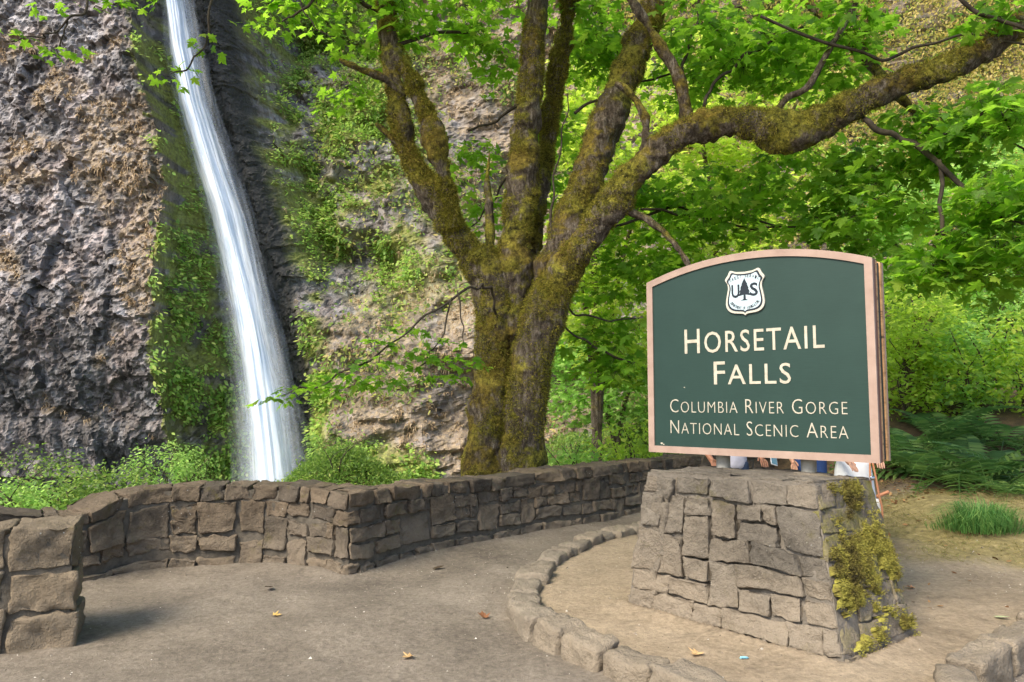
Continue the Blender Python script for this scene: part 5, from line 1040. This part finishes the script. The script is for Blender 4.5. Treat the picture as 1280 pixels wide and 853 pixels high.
    obj('nose', skin_mesh('nose', [(0, -.105, 1.63), (0, -.122, 1.60), (0, -.108, 1.587)], [(0, 1), (1, 2)], [.009, .014, .012], 1), sm, root); obj('mouth', skin_mesh('mouth', [(-.022, -.098, 1.563), (0, -.104, 1.562), (.022, -.098, 1.563)], [(0, 1), (1, 2)], [.005, .007, .005], 1), lip, root)
    for s in (-1, 1):
        obj('eye', skin_mesh('eye', [(s * .032 - .008, -.098, 1.625), (s * .032 + .008, -.098, 1.625)], [(0, 1)], [.008, .008], 1), eye, root); obj('ear', skin_mesh('ear', [(s * .083, .005, 1.635), (s * .086, .008, 1.60)], [(0, 1)], [(.010, .018), (.008, .014)], 1), sm, root)
    return root
def cloth(name, c, var=.12): return simple(name, c, .85, var, 14)
def plaid():
    m = M('plaid_cloth').rough(.9); co = m.co(False); s = m.n('SeparateXYZ'); m.l(co, s.inputs[0]); fx = m.math('FRACT', m.math('MULTIPLY', s.outputs['X'], 11)); fz = m.math('FRACT', m.math('MULTIPLY', s.outputs['Z'], 11))
    a = m.math('GREATER_THAN', fx, .5); b = m.math('GREATER_THAN', fz, .5); c = m.mix(a, (.04, .10, .22), (.05, .20, .16)); c = m.mix(m.math('MULTIPLY', b, .6), c, (.02, .05, .12)); c = m.mix(m.math('GREATER_THAN', fx, .9), c, (.65, .60, .12)); c = m.mix(m.math('GREATER_THAN', fz, .9), c, (.60, .62, .45)); m.color(c); return m.m
def px_at(px, Y): return (px - 640) / FPX * Y
person('person in a pale lavender shirt holding a phone behind the sign', px_at(912, 7.9), 7.9, .25, 1.72, (.28, .13, .075), (.02, .015, .012), .80, cloth('lavender_cloth', (.50, .50, .58)), cloth('denim', (.03, .05, .10)), (-.33, -.14, .96), (.16, -.30, .98))
person('person in a blue and yellow plaid shirt behind the sign', px_at(1008, 8.3), 8.3, -.2, 1.74, (.42, .23, .15), (.06, .035, .02), .82, plaid(), cloth('blue_trousers', (.02, .05, .16)), (-.20, -.12, .86), (.17, -.26, 1.0))
person('person in a white shirt and long white skirt standing nearest the sign edge', px_at(1062, 7.6), 7.6, .1, 1.66, (.46, .26, .18), (.10, .06, .03), .78, cloth('white_cloth', (.68, .70, .74), .06), cloth('white_skirt', (.66, .68, .70), .08), (-.22, -.26, .96), (.12, -.27, .98), skirt=.22, longhair=True)
def phone(px, py, Y):
    p = at(px, py, Y); root = tag(empty('phone', p), 'phone held out by the person in the lavender shirt', 'phone'); root.rotation_euler = (-.6, .3, .2)
    V, F = stone_local((.037, .005, .074), 1, 5, .004, 0, 0); obj('case', mesh_np('case', V, F, True), simple('phone_case', (.62, .62, .64), .4), root); V, F = boxm((-.032, -.0062, -.066), (.032, -.0054, .066)); obj('screen', mesh_np('screen', V, F), simple('phone_screen', (.10, .20, .26), .1), root)
phone(967, 574, 7.6)
def bag():
    c = at(1092, 640, 7.35); root = tag(empty('shoulder_bag', (c[0], c[1], c[2])), 'white bag with tan straps hanging beside the person in white', 'bag')
    V, F = stone_local((.07, .05, .13), 4, 8, .03, .006, .05); obj('pouch', mesh_np('pouch', V, F, True), simple('bag_white', (.68, .68, .66), .5, .05), root); tan = simple('bag_strap', (.46, .20, .10), .5)
    for s in (-1, 1):
        V, F = tube([(s * .055, -.056, -.12), (s * .055, -.058, .05), (s * .04, -.05, .14), (s * .02, .0, .42), (0, .02, .58)], [.010] * 5, 8, .03); obj('strap', mesh_np('strap', V, F, True), tan, root)
    V, F = tube([(.02, -.03, .15), (.13, -.05, .20)], [.016, .016], 10, .03); obj('handle', mesh_np('handle', V, F, True), tan, root); V, F = stone_local((.022, .018, .022), 2, 4, .012, .002, .2); o = obj('clasp', mesh_np('clasp', V, F, True), simple('chrome', (.45, .45, .46), .2), root); o.location = (-.02, -.04, .33); o.data.materials[0].node_tree.nodes['Principled BSDF'].inputs['Metallic'].default_value = 1
bag()
